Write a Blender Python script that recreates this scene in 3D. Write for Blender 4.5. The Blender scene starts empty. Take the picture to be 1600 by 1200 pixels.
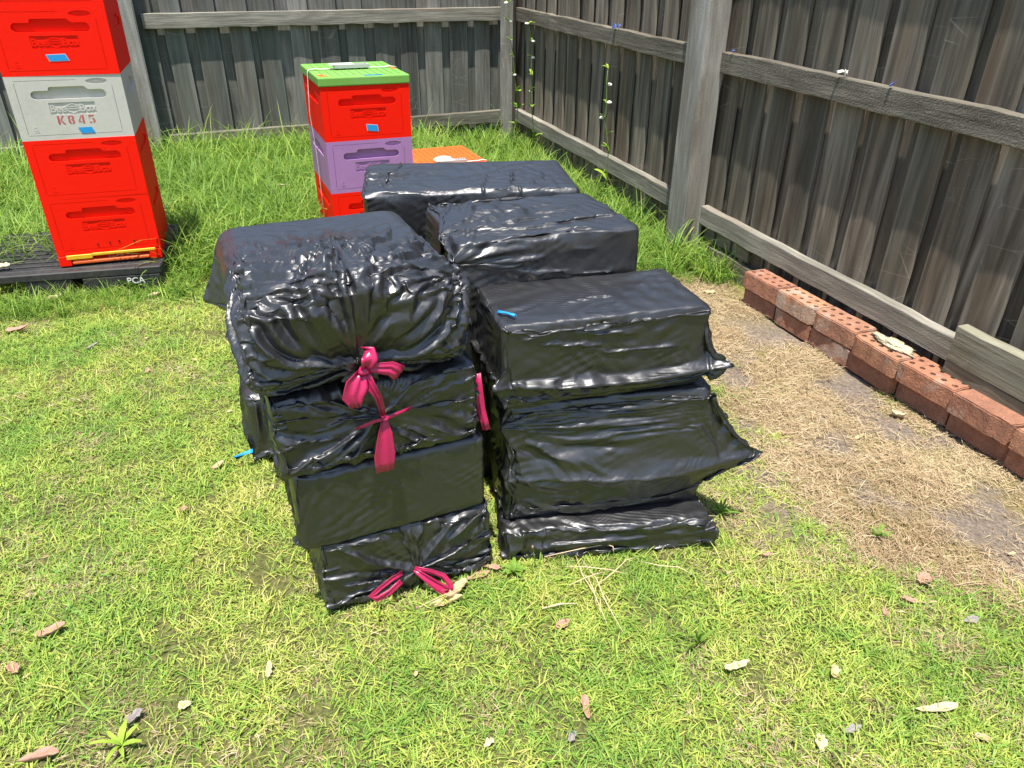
import bpy, bmesh, math, random
import numpy as np
from mathutils import Vector, Matrix, Euler
random.seed(7); rng = np.random.default_rng(7)
S = bpy.context.scene
COL = S.collection
rad = math.radians

# ------------------------------------------------------------------ camera
CAM = np.array([0.0, 0.0, 1.2246]); PITCH = .5218; ROLL = .0114; FPX = 1163.5
cd = bpy.data.cameras.new('camera'); cam = bpy.data.objects.new('camera', cd); COL.objects.link(cam)
cd.sensor_width = 36; cd.lens = FPX / 1600 * 36; cd.clip_start = .05; cd.clip_end = 400
fw = Vector((0, math.cos(PITCH), -math.sin(PITCH))); up0 = Vector((0, math.sin(PITCH), math.cos(PITCH))); rt0 = Vector((1, 0, 0))
rt = rt0 * math.cos(ROLL) + up0 * math.sin(ROLL); up = up0 * math.cos(ROLL) - rt0 * math.sin(ROLL)
m = Matrix((rt, up, -fw)).transposed().to_4x4(); m.translation = Vector(CAM); cam.matrix_world = m
S.camera = cam

# ------------------------------------------------------------------ light
W = bpy.data.worlds.new('World'); S.world = W; W.use_nodes = True
wn = W.node_tree.nodes; wl = W.node_tree.links; wn.clear()
sky = wn.new('ShaderNodeTexSky'); sky.sky_type = 'NISHITA'; sky.sun_disc = False
SUN = Vector((0.14, 1.07, -4.3)).normalized()
sky.sun_elevation = math.asin(-SUN.z); sky.sun_rotation = math.atan2(-SUN.x, -SUN.y)
sky.air_density = 1.0; sky.dust_density = 1.0; sky.ozone_density = 1.0
bg = wn.new('ShaderNodeBackground'); bg.inputs[1].default_value = .13
wo = wn.new('ShaderNodeOutputWorld'); wl.new(sky.outputs[0], bg.inputs[0]); wl.new(bg.outputs[0], wo.inputs[0])
sd = bpy.data.lights.new('sun', 'SUN'); sun = bpy.data.objects.new('sun', sd); COL.objects.link(sun)
sd.energy = 4.6; sd.angle = rad(.55); sd.color = (1, .955, .88)
sun.rotation_euler = SUN.to_track_quat('-Z', 'Y').to_euler(); sun.location = (0, -2, 8)
S.view_settings.view_transform = 'Standard'; S.view_settings.look = 'None'
S.view_settings.exposure = .95; S.view_settings.gamma = 1; S.view_settings.use_curve_mapping = False
S.cycles.max_bounces = 7; S.cycles.transparent_max_bounces = 8

# ------------------------------------------------------------------ helpers
def link(o, parent=None):
    COL.objects.link(o)
    if parent is not None: o.parent = parent
    return o
def tag(o, label=None, cat=None, group=None, kind=None):
    if label: o['label'] = label
    if cat: o['category'] = cat
    if group: o['group'] = group
    if kind: o['kind'] = kind
    return o
def empty(name, loc, rz=0, label=None, cat=None, group=None):
    o = bpy.data.objects.new(name, None); o.empty_display_size = .05
    o.location = loc; o.rotation_euler = (0, 0, rz); link(o); return tag(o, label, cat, group)
def mesh_np(name, v, f, smooth=False):
    me = bpy.data.meshes.new(name)
    me.from_pydata([tuple(map(float, a)) for a in v], [], [tuple(map(int, a)) for a in f]); me.update()
    if smooth: me.polygons.foreach_set('use_smooth', [True] * len(me.polygons))
    return me
def fast_mesh(name, v, f, smooth=True, k=4):
    """v (n,3), f (m,k) -> mesh, quickly"""
    v = np.asarray(v, np.float32); f = np.asarray(f, np.int32)
    me = bpy.data.meshes.new(name)
    me.vertices.add(len(v)); me.vertices.foreach_set('co', v.ravel())
    me.loops.add(f.size); me.loops.foreach_set('vertex_index', f.ravel())
    me.polygons.add(len(f)); me.polygons.foreach_set('loop_start', np.arange(0, f.size, k, dtype=np.int32))
    me.update(calc_edges=True)
    if smooth: me.polygons.foreach_set('use_smooth', np.ones(len(f), bool))
    return me
def ob(name, me, mat=None, parent=None, loc=(0, 0, 0), rot=(0, 0, 0)):
    o = bpy.data.objects.new(name, me)
    if mat is not None:
        if len(me.materials) == 0: me.materials.append(mat)
        if me.materials[0] is not mat:
            o.material_slots[0].link = 'OBJECT'; o.material_slots[0].material = mat
    o.location = loc; o.rotation_euler = rot
    return link(o, parent)
def box_me(name, x0, x1, y0, y1, z0, z1, bev=0.0, seg=1):
    bm = bmesh.new(); bmesh.ops.create_cube(bm, size=1)
    for v in bm.verts:
        v.co = Vector(((x0 + x1) / 2 + v.co.x * (x1 - x0), (y0 + y1) / 2 + v.co.y * (y1 - y0), (z0 + z1) / 2 + v.co.z * (z1 - z0)))
    if bev > 0: bmesh.ops.bevel(bm, geom=list(bm.edges), offset=bev, segments=seg, affect='EDGES', profile=.5)
    me = bpy.data.meshes.new(name); bm.to_mesh(me); bm.free(); return me
def join_me(name, parts):
    bm = bmesh.new()
    for p in parts: bm.from_mesh(p)
    me = bpy.data.meshes.new(name); bm.to_mesh(me); bm.free()
    for p in parts: bpy.data.meshes.remove(p)
    return me
def curve_me(name, loops, extrude=.002, bevel=0.0, res=2):
    """filled flat shape with holes in the XY plane, extruded both ways in Z"""
    cu = bpy.data.curves.new(name, 'CURVE'); cu.dimensions = '2D'; cu.fill_mode = 'BOTH'; cu.extrude = extrude; cu.bevel_depth = bevel; cu.bevel_resolution = 0
    for lp in loops:
        sp = cu.splines.new('POLY'); sp.points.add(len(lp) - 1); sp.use_cyclic_u = True
        for i, (a, b) in enumerate(lp): sp.points[i].co = (a, b, 0, 1)
    o = bpy.data.objects.new('tmp', cu); me = bpy.data.meshes.new_from_object(o); me.name = name
    bpy.data.objects.remove(o); bpy.data.curves.remove(cu); me.polygons.foreach_set('use_smooth', [False] * len(me.polygons)); return me
def text_me(name, s, size, extrude=.001, offset=0.0, shear=0.0, space=1.0):
    cu = bpy.data.curves.new(name, 'FONT'); cu.body = s; cu.size = size; cu.extrude = extrude; cu.offset = offset; cu.shear = shear
    cu.align_x = 'CENTER'; cu.align_y = 'CENTER'; cu.space_character = space; cu.resolution_u = 3
    o = bpy.data.objects.new('tmp', cu); me = bpy.data.meshes.new_from_object(o); me.name = name
    bpy.data.objects.remove(o); bpy.data.curves.remove(cu); me.polygons.foreach_set('use_smooth', [False] * len(me.polygons)); return me
def strip_me(name, pts, width, nrm, thick=0.0008, wprof=None, crease=0.0, seed=0):
    """ribbon along pts; nrm = side vector hint; slightly folded across"""
    r = random.Random(seed); P = [Vector(p) for p in pts]; n = len(P); V = []; F = []
    K = 7; off = [(r.random() - .5) * 2 for _ in range(7)]
    for i, p in enumerate(P):
        t = (P[min(i + 1, n - 1)] - P[max(i - 1, 0)]).normalized()
        h = Vector(nrm[i] if isinstance(nrm, list) else nrm); s = t.cross(h).normalized(); u = s.cross(t)
        w = width * (wprof(i / (n - 1)) if wprof else 1)
        for k in range(K):
            a = (k / (K - 1) - .5)
            z = crease * (off[k] * 1.3 + (r.random() - .5) * .5) + crease * .5 * math.sin(i * 1.7 + k)
            V.append(p + s * a * w + u * z)
    for i in range(n - 1):
        for k in range(K - 1): a = i * K + k; F.append((a, a + 1, a + K + 1, a + K))
    me = mesh_np(name, V, F, True); bm = bmesh.new(); bm.from_mesh(me)
    bmesh.ops.subdivide_edges(bm, edges=list(bm.edges), cuts=1, smooth=.5, use_grid_fill=True)
    bmesh.ops.solidify(bm, geom=list(bm.faces), thickness=thick); bm.to_mesh(me); bm.free()
    me.polygons.foreach_set('use_smooth', [True] * len(me.polygons)); return me
def tube_me(name, pts, radii, sides=6):
    V = []; F = []; P = [Vector(p) for p in pts]; n = len(P)
    if not isinstance(radii, (list, tuple)): radii = [radii] * n
    for i, p in enumerate(P):
        t = (P[min(i + 1, n - 1)] - P[max(i - 1, 0)]).normalized()
        a = t.cross(Vector((0, 0, 1)) if abs(t.z) < .9 else Vector((1, 0, 0))).normalized(); b = t.cross(a)
        for k in range(sides):
            th = 2 * math.pi * k / sides; V.append(p + (a * math.cos(th) + b * math.sin(th)) * radii[i])
    for i in range(n - 1):
        for k in range(sides):
            k2 = (k + 1) % sides; F.append((i * sides + k, i * sides + k2, (i + 1) * sides + k2, (i + 1) * sides + k))
    F.append(tuple(range(sides))[::-1]); F.append(tuple((n - 1) * sides + k for k in range(sides)))
    return mesh_np(name, V, F, True)

# ------------------------------------------------------------------ node materials
class NT:
    def __init__(s, name):
        s.m = bpy.data.materials.new(name); s.m.use_nodes = True; s.t = s.m.node_tree; s.n = s.t.nodes; s.l = s.t.links
        s.b = s.n['Principled BSDF']; s.out = s.n['Material Output']
    def set(s, **k):
        for a, v in k.items():
            i = s.b.inputs[a.replace('_', ' ')]
            if hasattr(v, 'is_output') or isinstance(v, bpy.types.NodeSocket): s.l.new(v, i)
            else: i.default_value = (*v, 1) if isinstance(v, tuple) and i.type == 'RGBA' and len(v) == 3 else v
        return s
    def node(s, t, **k):
        n = s.n.new(t)
        for a, v in k.items(): setattr(n, a, v)
        return n
    def inp(s, n, i, v):
        if isinstance(v, bpy.types.NodeSocket): s.l.new(v, n.inputs[i])
        else: n.inputs[i].default_value = v if not isinstance(v, tuple) or len(v) != 3 or n.inputs[i].type != 'RGBA' else (*v, 1)
    def coord(s, kind='Object', scale=(1, 1, 1), loc=(0, 0, 0), rnd=0):
        c = s.node('ShaderNodeTexCoord').outputs[kind] if kind != 'World' else s.node('ShaderNodeNewGeometry').outputs['Position']
        if rnd:
            oi = s.node('ShaderNodeObjectInfo'); mu = s.math('MULTIPLY', oi.outputs['Random'], rnd)
            va = s.node('ShaderNodeVectorMath', operation='ADD'); s.l.new(c, va.inputs[0])
            cb = s.node('ShaderNodeCombineXYZ'); [s.l.new(mu, cb.inputs[i]) for i in range(3)]
            s.l.new(cb.outputs[0], va.inputs[1]); c = va.outputs[0]
        mp = s.node('ShaderNodeMapping'); mp.inputs['Scale'].default_value = scale; mp.inputs['Location'].default_value = loc
        s.l.new(c, mp.inputs[0]); return mp.outputs[0]
    def noise(s, vec, scale=5, detail=4, rough=.55, dist=0, out=0, ntype=None):
        n = s.node('ShaderNodeTexNoise')
        if ntype: n.noise_type = ntype
        s.l.new(vec, n.inputs['Vector']); n.inputs['Scale'].default_value = scale; n.inputs['Detail'].default_value = detail
        n.inputs['Roughness'].default_value = rough; n.inputs['Distortion'].default_value = dist; return n.outputs[out]
    def voro(s, vec, scale=5, feat='F1', out=0, rnd=1):
        n = s.node('ShaderNodeTexVoronoi'); n.feature = feat; s.l.new(vec, n.inputs['Vector']); n.inputs['Scale'].default_value = scale
        n.inputs['Randomness'].default_value = rnd; return n.outputs[out]
    def math(s, op, a, b=0.0, c=None, clamp=False):
        n = s.node('ShaderNodeMath', operation=op); n.use_clamp = clamp; s.inp(n, 0, a); s.inp(n, 1, b)
        if c is not None: s.inp(n, 2, c)
        return n.outputs[0]
    def ramp(s, fac, stops, interp='LINEAR'):
        n = s.node('ShaderNodeValToRGB'); s.l.new(fac, n.inputs[0]); cr = n.color_ramp; cr.interpolation = interp
        while len(cr.elements) < len(stops): cr.elements.new(.5)
        for e, (p, c) in zip(cr.elements, stops): e.position = p; e.color = (*c, 1) if isinstance(c, tuple) else (c, c, c, 1)
        return n.outputs[0]
    def mix(s, fac, a, b, mode='MIX'):
        n = s.node('ShaderNodeMix', data_type='RGBA', blend_type=mode)
        s.inp(n, 0, fac); s.inp(n, 6, a); s.inp(n, 7, b); return n.outputs[2]
    def rnd(s): return s.node('ShaderNodeObjectInfo').outputs['Random']
    def attr(s, name, out='Fac'): n = s.node('ShaderNodeAttribute', attribute_name=name); return n.outputs[out]
    def bump(s, h, strength=.3, dist=.01, nrm=None):
        n = s.node('ShaderNodeBump'); s.l.new(h, n.inputs['Height']); n.inputs['Strength'].default_value = strength; n.inputs['Distance'].default_value = dist
        if nrm is not None: s.l.new(nrm, n.inputs['Normal'])
        return n.outputs[0]

# numpy noise ---------------------------------------------------------
_perm = rng.permutation(512).astype(np.int64); _g = rng.normal(size=(512, 3)); _g /= np.linalg.norm(_g, axis=1, keepdims=True)
def pn(p):
    """gradient noise of points (n,3), about -1..1"""
    p = np.asarray(p, float); i = np.floor(p).astype(np.int64); f = p - i; u = f * f * f * (f * (f * 6 - 15) + 10); r = 0
    for dx in (0, 1):
        for dy in (0, 1):
            for dz in (0, 1):
                h = _perm[(_perm[(_perm[(i[:, 0] + dx) & 511] + i[:, 1] + dy) & 511] + i[:, 2] + dz) & 511]
                d = (_g[h] * (f - (dx, dy, dz))).sum(1)
                w = (u[:, 0] if dx else 1 - u[:, 0]) * (u[:, 1] if dy else 1 - u[:, 1]) * (u[:, 2] if dz else 1 - u[:, 2])
                r = r + w * d
    return r * 1.6
def pn2(x, y, s, o=0.0): 
    x = np.asarray(x, float); return pn(np.stack([x.ravel() * s + o, np.asarray(y, float).ravel() * s + o * 1.7, np.full(x.size, o + .37)], -1)).reshape(x.shape)
def sstep(a, b, x): t = np.clip((x - a) / (b - a), 0, 1); return t * t * (3 - 2 * t)

# fence lines: corner of the yard, direction of either fence, normals pointing into the yard
FC = np.array([-.0218, 6.1028]); AR = -1.2035; AB = 3.5447
DR = np.array([math.cos(AR), math.sin(AR)]); NR = np.array([DR[1], -DR[0]])
DB = np.array([math.cos(AB), math.sin(AB)]); NB = np.array([-DB[1], DB[0]])
def zg(x, y):
    """height of the ground"""
    x = np.asarray(x, float); y = np.asarray(y, float)
    pd = (x - FC[0]) * NR[0] + (y - FC[1]) * NR[1]
    z = -.115 * sstep(1.15, .12, pd)
    return z + .006 * pn2(x, y, 2.2, 3.) + .003 * pn2(x, y, 7., 9.)
def zg1(x, y): return float(zg(np.array([x]), np.array([y]))[0])
# ------------------------------------------------------------------ ground
def pdist(x, y): return (np.asarray(x) - FC[0]) * NR[0] + (np.asarray(y) - FC[1]) * NR[1]
def bdist(x, y): return (np.asarray(x) - FC[0]) * NB[0] + (np.asarray(y) - FC[1]) * NB[1]
def straw_mask(x, y):
    """1 = dead clippings beside the right fence, 0 = living lawn"""
    p = pdist(x, y); n = .16 * pn2(x, y, 3.1, 1.) + .10 * pn2(x, y, 8., 2.)
    edge = .70 + .30 * sstep(2.6, 1.7, y) - .62 * sstep(3.05, 3.6, y)
    edge = edge - .65 * sstep(1.42, 1.12, y)
    return sstep(.20, -.14, p - edge + n)
def bare_mask(x, y):
    p = pdist(x, y); n = pn2(x, y, 4.3, 6.) * .8 + pn2(x, y, 11., 7.) * .4
    a = sstep(-.02, .30, n * 1.9 + .28 * sstep(.85, .25, p) - .08) * straw_mask(x, y) * sstep(3.1, 2.7, y)
    return np.maximum(a, .0)
xs = np.concatenate([[-60, -30, -15, -8, -5], np.linspace(-4.2, 3.4, 230), [4.5, 8, 15, 30, 60]])
ys = np.concatenate([[-60, -30, -12, -5, -2, -.8], np.linspace(.2, 7.0, 210), [9, 14, 30, 60]])
gx, gy = np.meshgrid(xs, ys, indexing='ij'); gz = zg(gx, gy)
nx_, ny_ = gx.shape
gi = (np.arange(nx_ - 1)[:, None] * ny_ + np.arange(ny_ - 1)[None, :]).ravel()
gme = fast_mesh('ground', np.stack([gx.ravel(), gy.ravel(), gz.ravel()], -1), np.stack([gi, gi + ny_, gi + ny_ + 1, gi + 1], -1))
for nm, arr in (('straw', straw_mask(gx, gy)), ('bare', bare_mask(gx, gy))):
    at_ = gme.attributes.new(nm, 'FLOAT', 'POINT'); at_.data.foreach_set('value', arr.ravel().astype(np.float32))
t = NT('soil'); c = t.coord('World')
n1 = t.noise(c, 14, 6, .65); n2 = t.noise(c, 90, 5, .7); n3 = t.noise(c, 3.5, 3, .5); fib = t.noise(t.coord('World', (60, 220, 60)), 1, 4, .6, 1.5)
soil = t.ramp(n2, [(.3, (.10, .075, .055)), (.5, (.20, .16, .125)), (.72, (.32, .27, .22))])
thatch = t.ramp(t.math('ADD', t.math('MULTIPLY', n2, .6), t.math('MULTIPLY', fib, .4)), [(.32, (.07, .055, .025)), (.5, (.22, .18, .07)), (.68, (.42, .35, .17))])
under = t.ramp(n2, [(.3, (.04, .045, .014)), (.55, (.14, .14, .045)), (.75, (.30, .26, .11))])
colr = t.mix(t.attr('straw'), under, thatch); colr = t.mix(t.attr('bare'), colr, soil)
t.set(Base_Color=colr, Roughness=.95, Specular_IOR_Level=.2, Normal=t.bump(t.math('ADD', n2, t.math('MULTIPLY', n1, .7)), .7, .02))
ground = tag(ob('ground', gme, t.m), kind='structure')

# ------------------------------------------------------------------ weathered timber
def wood(name, dark, mid, light, green=.0, saw=0.0, rough=.85, streak=.3, pal=False):
    t = NT(name); c = t.coord('Object', (1, 1, 1), rnd=37)
    g1 = t.noise(t.coord('Object', (75, 75, 3.0), rnd=37), 1, 5, .6, .6)
    g2 = t.noise(t.coord('Object', (14, 14, 1.8), rnd=61), 1, 4, .6, 2.2)
    g3 = t.noise(t.coord('Object', (5, 5, 1.6), rnd=23), 1, 4, .6, .4)
    kn = t.voro(t.coord('Object', (9, 9, 2.6), rnd=51), 1, 'F1')
    kf = t.ramp(kn, [(.04, 1.0), (.16, 0.0)])
    f = t.math('ADD', t.math('MULTIPLY', g1, .26), t.math('ADD', t.math('MULTIPLY', g2, .40), t.math('MULTIPLY', g3, .42)))
    f = t.math('ADD', f, t.math('MULTIPLY', t.math('SUBTRACT', t.rnd(), .5), .15))
    st = t.ramp(t.noise(t.coord('Object', (13, 13, 1.5), rnd=91), 1, 4, .6, 1.4), [(.44, 0.0), (.62, 1.0)])
    col = t.ramp(f, [(.38, dark), (.54, mid), (.70, light)])
    col = t.mix(t.math('MULTIPLY', st, streak), col, tuple(a * .75 for a in dark))
    if pal:
        sx_ = t.node('ShaderNodeSeparateXYZ'); t.l.new(t.coord('Object'), sx_.inputs[0]); ed = t.ramp(t.math('ABSOLUTE', sx_.outputs[1]), [(.050, 0.0), (.062, 1.0)])
        col = t.mix(t.math('MULTIPLY', ed, .30), col, light)
    col = t.mix(t.math('MULTIPLY', kf, .55), col, (.07, .045, .025))
    warm = t.noise(t.coord('Object', (11, 11, 1.3), rnd=83), 1, 3, .5)
    col = t.mix(t.math('MULTIPLY', t.ramp(warm, [(.52, 0.0), (.72, 1.0)]), .5), col, (.135, .088, .05))
    if green: col = t.mix(t.math('MULTIPLY', t.ramp(t.noise(t.coord('Object', (7, 7, 1.2), rnd=19), 1, 3, .5), [(.42, 0.0), (.66, 1.0)]), green), col, (.085, .105, .085))
    h = t.math('ADD', t.math('MULTIPLY', g1, .8), t.math('MULTIPLY', g2, .5))
    if saw:
        wv = t.node('ShaderNodeTexWave', wave_type='BANDS', bands_direction='DIAGONAL'); t.l.new(c, wv.inputs['Vector']); wv.inputs['Scale'].default_value = 38; wv.inputs['Distortion'].default_value = 14; wv.inputs['Detail'].default_value = 3
        h = t.math('ADD', h, t.math('MULTIPLY', wv.outputs[1], saw)); col = t.mix(t.math('MULTIPLY', wv.outputs[1], saw * .35), col, tuple(min(1, a * 1.6) for a in light))
    # pale scratches across the boards
    sc = t.voro(t.coord('Object', (3, 3, 17), rnd=29), 1, 'DISTANCE_TO_EDGE'); sm = t.ramp(t.noise(c, 3.1, 2, .5), [(.55, 0.0), (.66, 1.0)])
    col = t.mix(t.math('MULTIPLY', t.math('MULTIPLY', t.ramp(sc, [(.0, 1.0), (.012, 0.0)]), sm), .45), col, (.38, .35, .3))
    sp = t.noise(c, 160, 2, .5); col = t.mix(t.math('MULTIPLY', t.ramp(sp, [(.74, 0.0), (.78, 1.0)]), .5), col, (.45, .44, .42))
    t.set(Base_Color=col, Roughness=rough, Specular_IOR_Level=.25, Normal=t.bump(h, .75, .004)); return t.m
M_PALE_B = wood('paling_back', (.050, .048, .042), (.15, .147, .130), (.30, .29, .26), .5, streak=.40, pal=True)
M_PALE_R = wood('paling_right', (.052, .041, .031), (.165, .134, .100), (.33, .285, .225), .28, streak=.60, pal=True)
M_RAIL = wood('rail_timber', (.085, .078, .062), (.19, .175, .142), (.34, .315, .26), .12, .08)
M_RAILR = wood('rail_rough', (.07, .060, .045), (.165, .145, .112), (.35, .32, .255), .1, .22)
M_POST = wood('post_timber', (.12, .112, .098), (.24, .225, .198), (.38, .36, .32), .1, .18)
M_SLEEP = wood('treated_sleeper', (.085, .085, .055), (.19, .168, .118), (.29, .28, .205), .2, .03)

def frame_mat(D, Nn, t, off, z):
    """local x = outward normal, y = along the fence reversed, z up"""
    M = Matrix(((Nn[0], -D[0], 0), (Nn[1], -D[1], 0), (0, 0, 1)))
    p = FC + D * t + Nn * off
    return Vector((p[0], p[1], z)), M.to_euler()
def board_me(name, w, th, ln, seed, rag=.004, cup=0.0):
    """rough board: long axis z, width y, thickness x; cross-section slightly uneven along its length"""
    r = random.Random(seed); n = 7; V = []; F = []; ex = [(-.5, -.5), (.5, -.5), (.5, -.17), (.5, .17), (.5, .5), (-.5, .5)]
    for k in range(n):
        z = ln * k / (n - 1) + (r.uniform(-rag, rag) if k in (0, n - 1) else 0); dw = r.uniform(-rag, rag) * .5; dx = r.uniform(-.0015, .0015); dy = r.uniform(-.002, .002)
        for a, b in ex: V.append((a * th + dx + (cup if abs(b) < .4 else 0), b * (w + dw) + dy, z + (b * r.uniform(-rag, rag) if k in (0, n - 1) else 0)))
    m = len(ex)
    for k in range(n - 1):
        for i in range(m): j = (i + 1) % m; F.append((k * m + i, k * m + j, (k + 1) * m + j, (k + 1) * m + i))
    F.append(tuple(range(m))[::-1]); F.append(tuple((n - 1) * m + i for i in range(m)))
    me = mesh_np(name, V, F); return me
PAL = [board_me('paling', .128, .015, 1.0, 100 + i, .006, .0012) for i in range(6)]

def long_board(name, D, Nn, t0, t1, off, th, z0, z1, hgt, mat, root, seed, lab=None):
    """rail lying along the fence from t0 (height z0 of its top) to t1; local z runs along the board"""
    a = Vector((*(FC + D * t0 + Nn * off), z0 - hgt / 2)); b = Vector((*(FC + D * t1 + Nn * off), z1 - hgt / 2))
    L = (b - a).length; zt = (b - a).normalized(); xn = Vector((Nn[0], Nn[1], 0)); yv = zt.cross(xn)
    M = Matrix((xn, yv, zt)).transposed()
    r = random.Random(seed); n = max(8, int(L / .08)); V = []; F = []
    for k in range(n + 1):
        z = L * k / n; j1, j2 = r.uniform(-.0022, .0022), r.uniform(-.003, .003)
        for a_, b_ in ((-.5, -.5), (.5, -.5), (.5, .5), (-.5, .5)):
            V.append((a_ * th + (j1 if a_ > 0 else 0), b_ * hgt + (j2 if b_ < 0 else j1 * .5) , z))
    for k in range(n):
        for i in range(4): j = (i + 1) % 4; F.append((k * 4 + i, k * 4 + j, (k + 1) * 4 + j, (k + 1) * 4 + i))
    F.append((3, 2, 1, 0)); F.append(tuple(n * 4 + i for i in range(4)))
    me = mesh_np(name, V, F); bm = bmesh.new(); bm.from_mesh(me)
    bmesh.ops.bevel(bm, geom=[e for e in bm.edges if abs((e.verts[0].co - e.verts[1].co).normalized().z) > .9], offset=.003, segments=1, affect='EDGES'); bmesh.ops.recalc_face_normals(bm, faces=bm.faces); bm.to_mesh(me); bm.free()
    o = ob(name, me, mat, root, a, M.to_euler())
    if lab: tag(o, lab)
    return o
def build_fence(D, Nn, Lg, zb, slope_m, slope_l, zm0, zl0, m_pal, m_rail, posts, root, seed, near_w=.128, start=.03):
    r = random.Random(seed); t = start + .06; k = 0
    while t < Lg:
        w = near_w * r.uniform(.9, 1.08) / .128
        loc, e = frame_mat(D, Nn, t + r.uniform(-.006, .006), -.0535 + r.uniform(-.001, .001), zb + r.uniform(-.015, .015))
        o = ob('paling', PAL[r.randrange(6)], m_pal, root, loc, e); o.scale = (1, w, 1.80 + r.uniform(-.012, .012)); o.rotation_euler.rotate_axis('X', r.uniform(-.010, .010))
        loc, e = frame_mat(D, Nn, t + .095 + r.uniform(-.008, .008), -.080, zb + r.uniform(-.02, .02))
        o = ob('paling', PAL[r.randrange(6)], m_pal, root, loc, e); o.scale = (1, w * 1.32, 1.80); o.rotation_euler.rotate_axis('X', r.uniform(-.006, .006))
        t += .19 * r.uniform(.965, 1.035); k += 1
    # rails between posts
    ends = [.055] + [p for a in posts for p in (a - .082, a + .082)] + [Lg]
    for i in range(0, len(ends) - 1, 2):
        a, b = ends[i], ends[i + 1]
        if b - a < .2: continue
        long_board('rail', D, Nn, a, b, -.0225, .045, zm0 + slope_m * a, zm0 + slope_m * b, .088, m_rail, root, seed + i)
        long_board('rail', D, Nn, a, b, -.0225, .045, zl0 + slope_l * a, zl0 + slope_l * b, .088, m_rail if m_rail is not M_RAILR else M_RAIL, root, seed + i + 50)
        long_board('rail', D, Nn, a, b, -.0225, .045, zm0 + .66 + slope_m * a, zm0 + .66 + slope_m * b, .088, m_rail, root, seed + i + 90)
def post(D, Nn, t, w, dep, off, h, root, seed, lean=0.0, zb=-.2):
    loc, e = frame_mat(D, Nn, t, off, zb); r = random.Random(seed)
    me = board_me('post', w, dep, h, seed, .008); bm = bmesh.new(); bm.from_mesh(me)
    bmesh.ops.bevel(bm, geom=[x for x in bm.edges if abs((x.verts[0].co - x.verts[1].co).normalized().z) > .9], offset=.006, segments=2, affect='EDGES'); bm.to_mesh(me); bm.free()
    o = ob('post', me, M_POST, root, loc, e); o.rotation_euler.rotate_axis('X', lean); return o

fr = empty('paling_fence', (0, 0, 0), 0, 'long grey timber paling fence on the right, above the brick row', 'fence')
build_fence(DR, NR, 6.6, -.16, -.0151, -.0151, .902, .2007, M_PALE_R, M_RAILR, [2.555, 4.98], fr, 11, start=-.22)
post(DR, NR, 2.565, .150, .115, .035, 1.95, fr, 3, .004); post(DR, NR, 4.98, .150, .115, .035, 1.95, fr, 4)
fb = empty('paling_fence', (0, 0, 0), 0, 'back grey timber paling fence behind the beehives', 'fence')
build_fence(DB, NB, 7.6, -.12, -.0041, -.0105, .902, .187, M_PALE_B, M_RAIL, [2.585, 5.0], fb, 12, start=-.22)
post(DB, NB, 2.585, .105, .10, .03, 1.9, fb, 5); post(DB, NB, 5.0, .105, .10, .03, 1.9, fb, 6)
pc = FC + (NR + NB) * .0 ; o = ob('post', board_me('post', .095, .095, 1.95, 9, .006), M_POST, fb, (pc[0] - .035, pc[1] - .045, -.2), (0, 0, AB + .9))
# plinth boards under the right fence
long_board('plinth_board', DR, NR, 2.66, 3.17, -.018, .022, -.012, -.02, .14, M_SLEEP, fr, 71)
for i, (a, b, z) in enumerate([(2.66, 2.745, .092), (2.765, 2.88, .095), (2.90, 3.02, .088)]):
    long_board('plinth_board', DR, NR, a, b, -.034, .018, z, z, .095, M_SLEEP, fr, 72 + i)
# sleeper leaning on the rail
sl = empty('timber_sleeper', (*(FC + DR * 4.18 + NR * .06), .03), 0, 'short thick treated timber board standing on edge above the bricks at the right', 'timber board')
s1 = long_board('upper_board', DR, NR, 4.185, 5.3, .030, .046, .208, .19, .125, M_SLEEP, None, 80)
s2 = long_board('lower_board', DR, NR, 4.18, 5.3, .026, .046, .082, .064, .05, M_SLEEP, None, 81)
for s_ in (s1, s2): s_.parent = sl; s_.location = Vector(s_.location) - Vector(sl.location)

# ------------------------------------------------------------------ bricks
def brick_material():
    t = NT('brick_clay'); c = t.coord('Object', rnd=23); n = t.noise(c, 22, 5, .65); n2 = t.noise(c, 95, 4, .7)
    r = t.rnd()
    base = t.ramp(r, [(.0, (.36, .17, .105)), (.3, (.50, .25, .14)), (.55, (.31, .16, .12)), (.8, (.46, .21, .12)), (1., (.26, .14, .11))])
    col = t.mix(t.ramp(n, [(.35, .0), (.62, .75)]), base, t.mix(.5, base, (.10, .055, .05)))
    col = t.mix(t.ramp(n2, [(.62, 0.0), (.74, .5)]), col, (.45, .27, .2))
    col = t.mix(t.ramp(t.noise(c, 9, 3, .6), [(.56, 0.0), (.68, .7)]), col, (.42, .34, .27))
    pit = t.voro(c, 130, 'F1'); h = t.math('ADD', n2, t.math('MULTIPLY', t.math('MINIMUM', pit, .3), 1.5))
    h = t.math('ADD', h, t.math('MULTIPLY', n, 1.6))
    t.set(Base_Color=col, Roughness=.92, Specular_IOR_Level=.15, Normal=t.bump(h, .95, .007)); return t.m
M_BRICK = brick_material()
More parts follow.
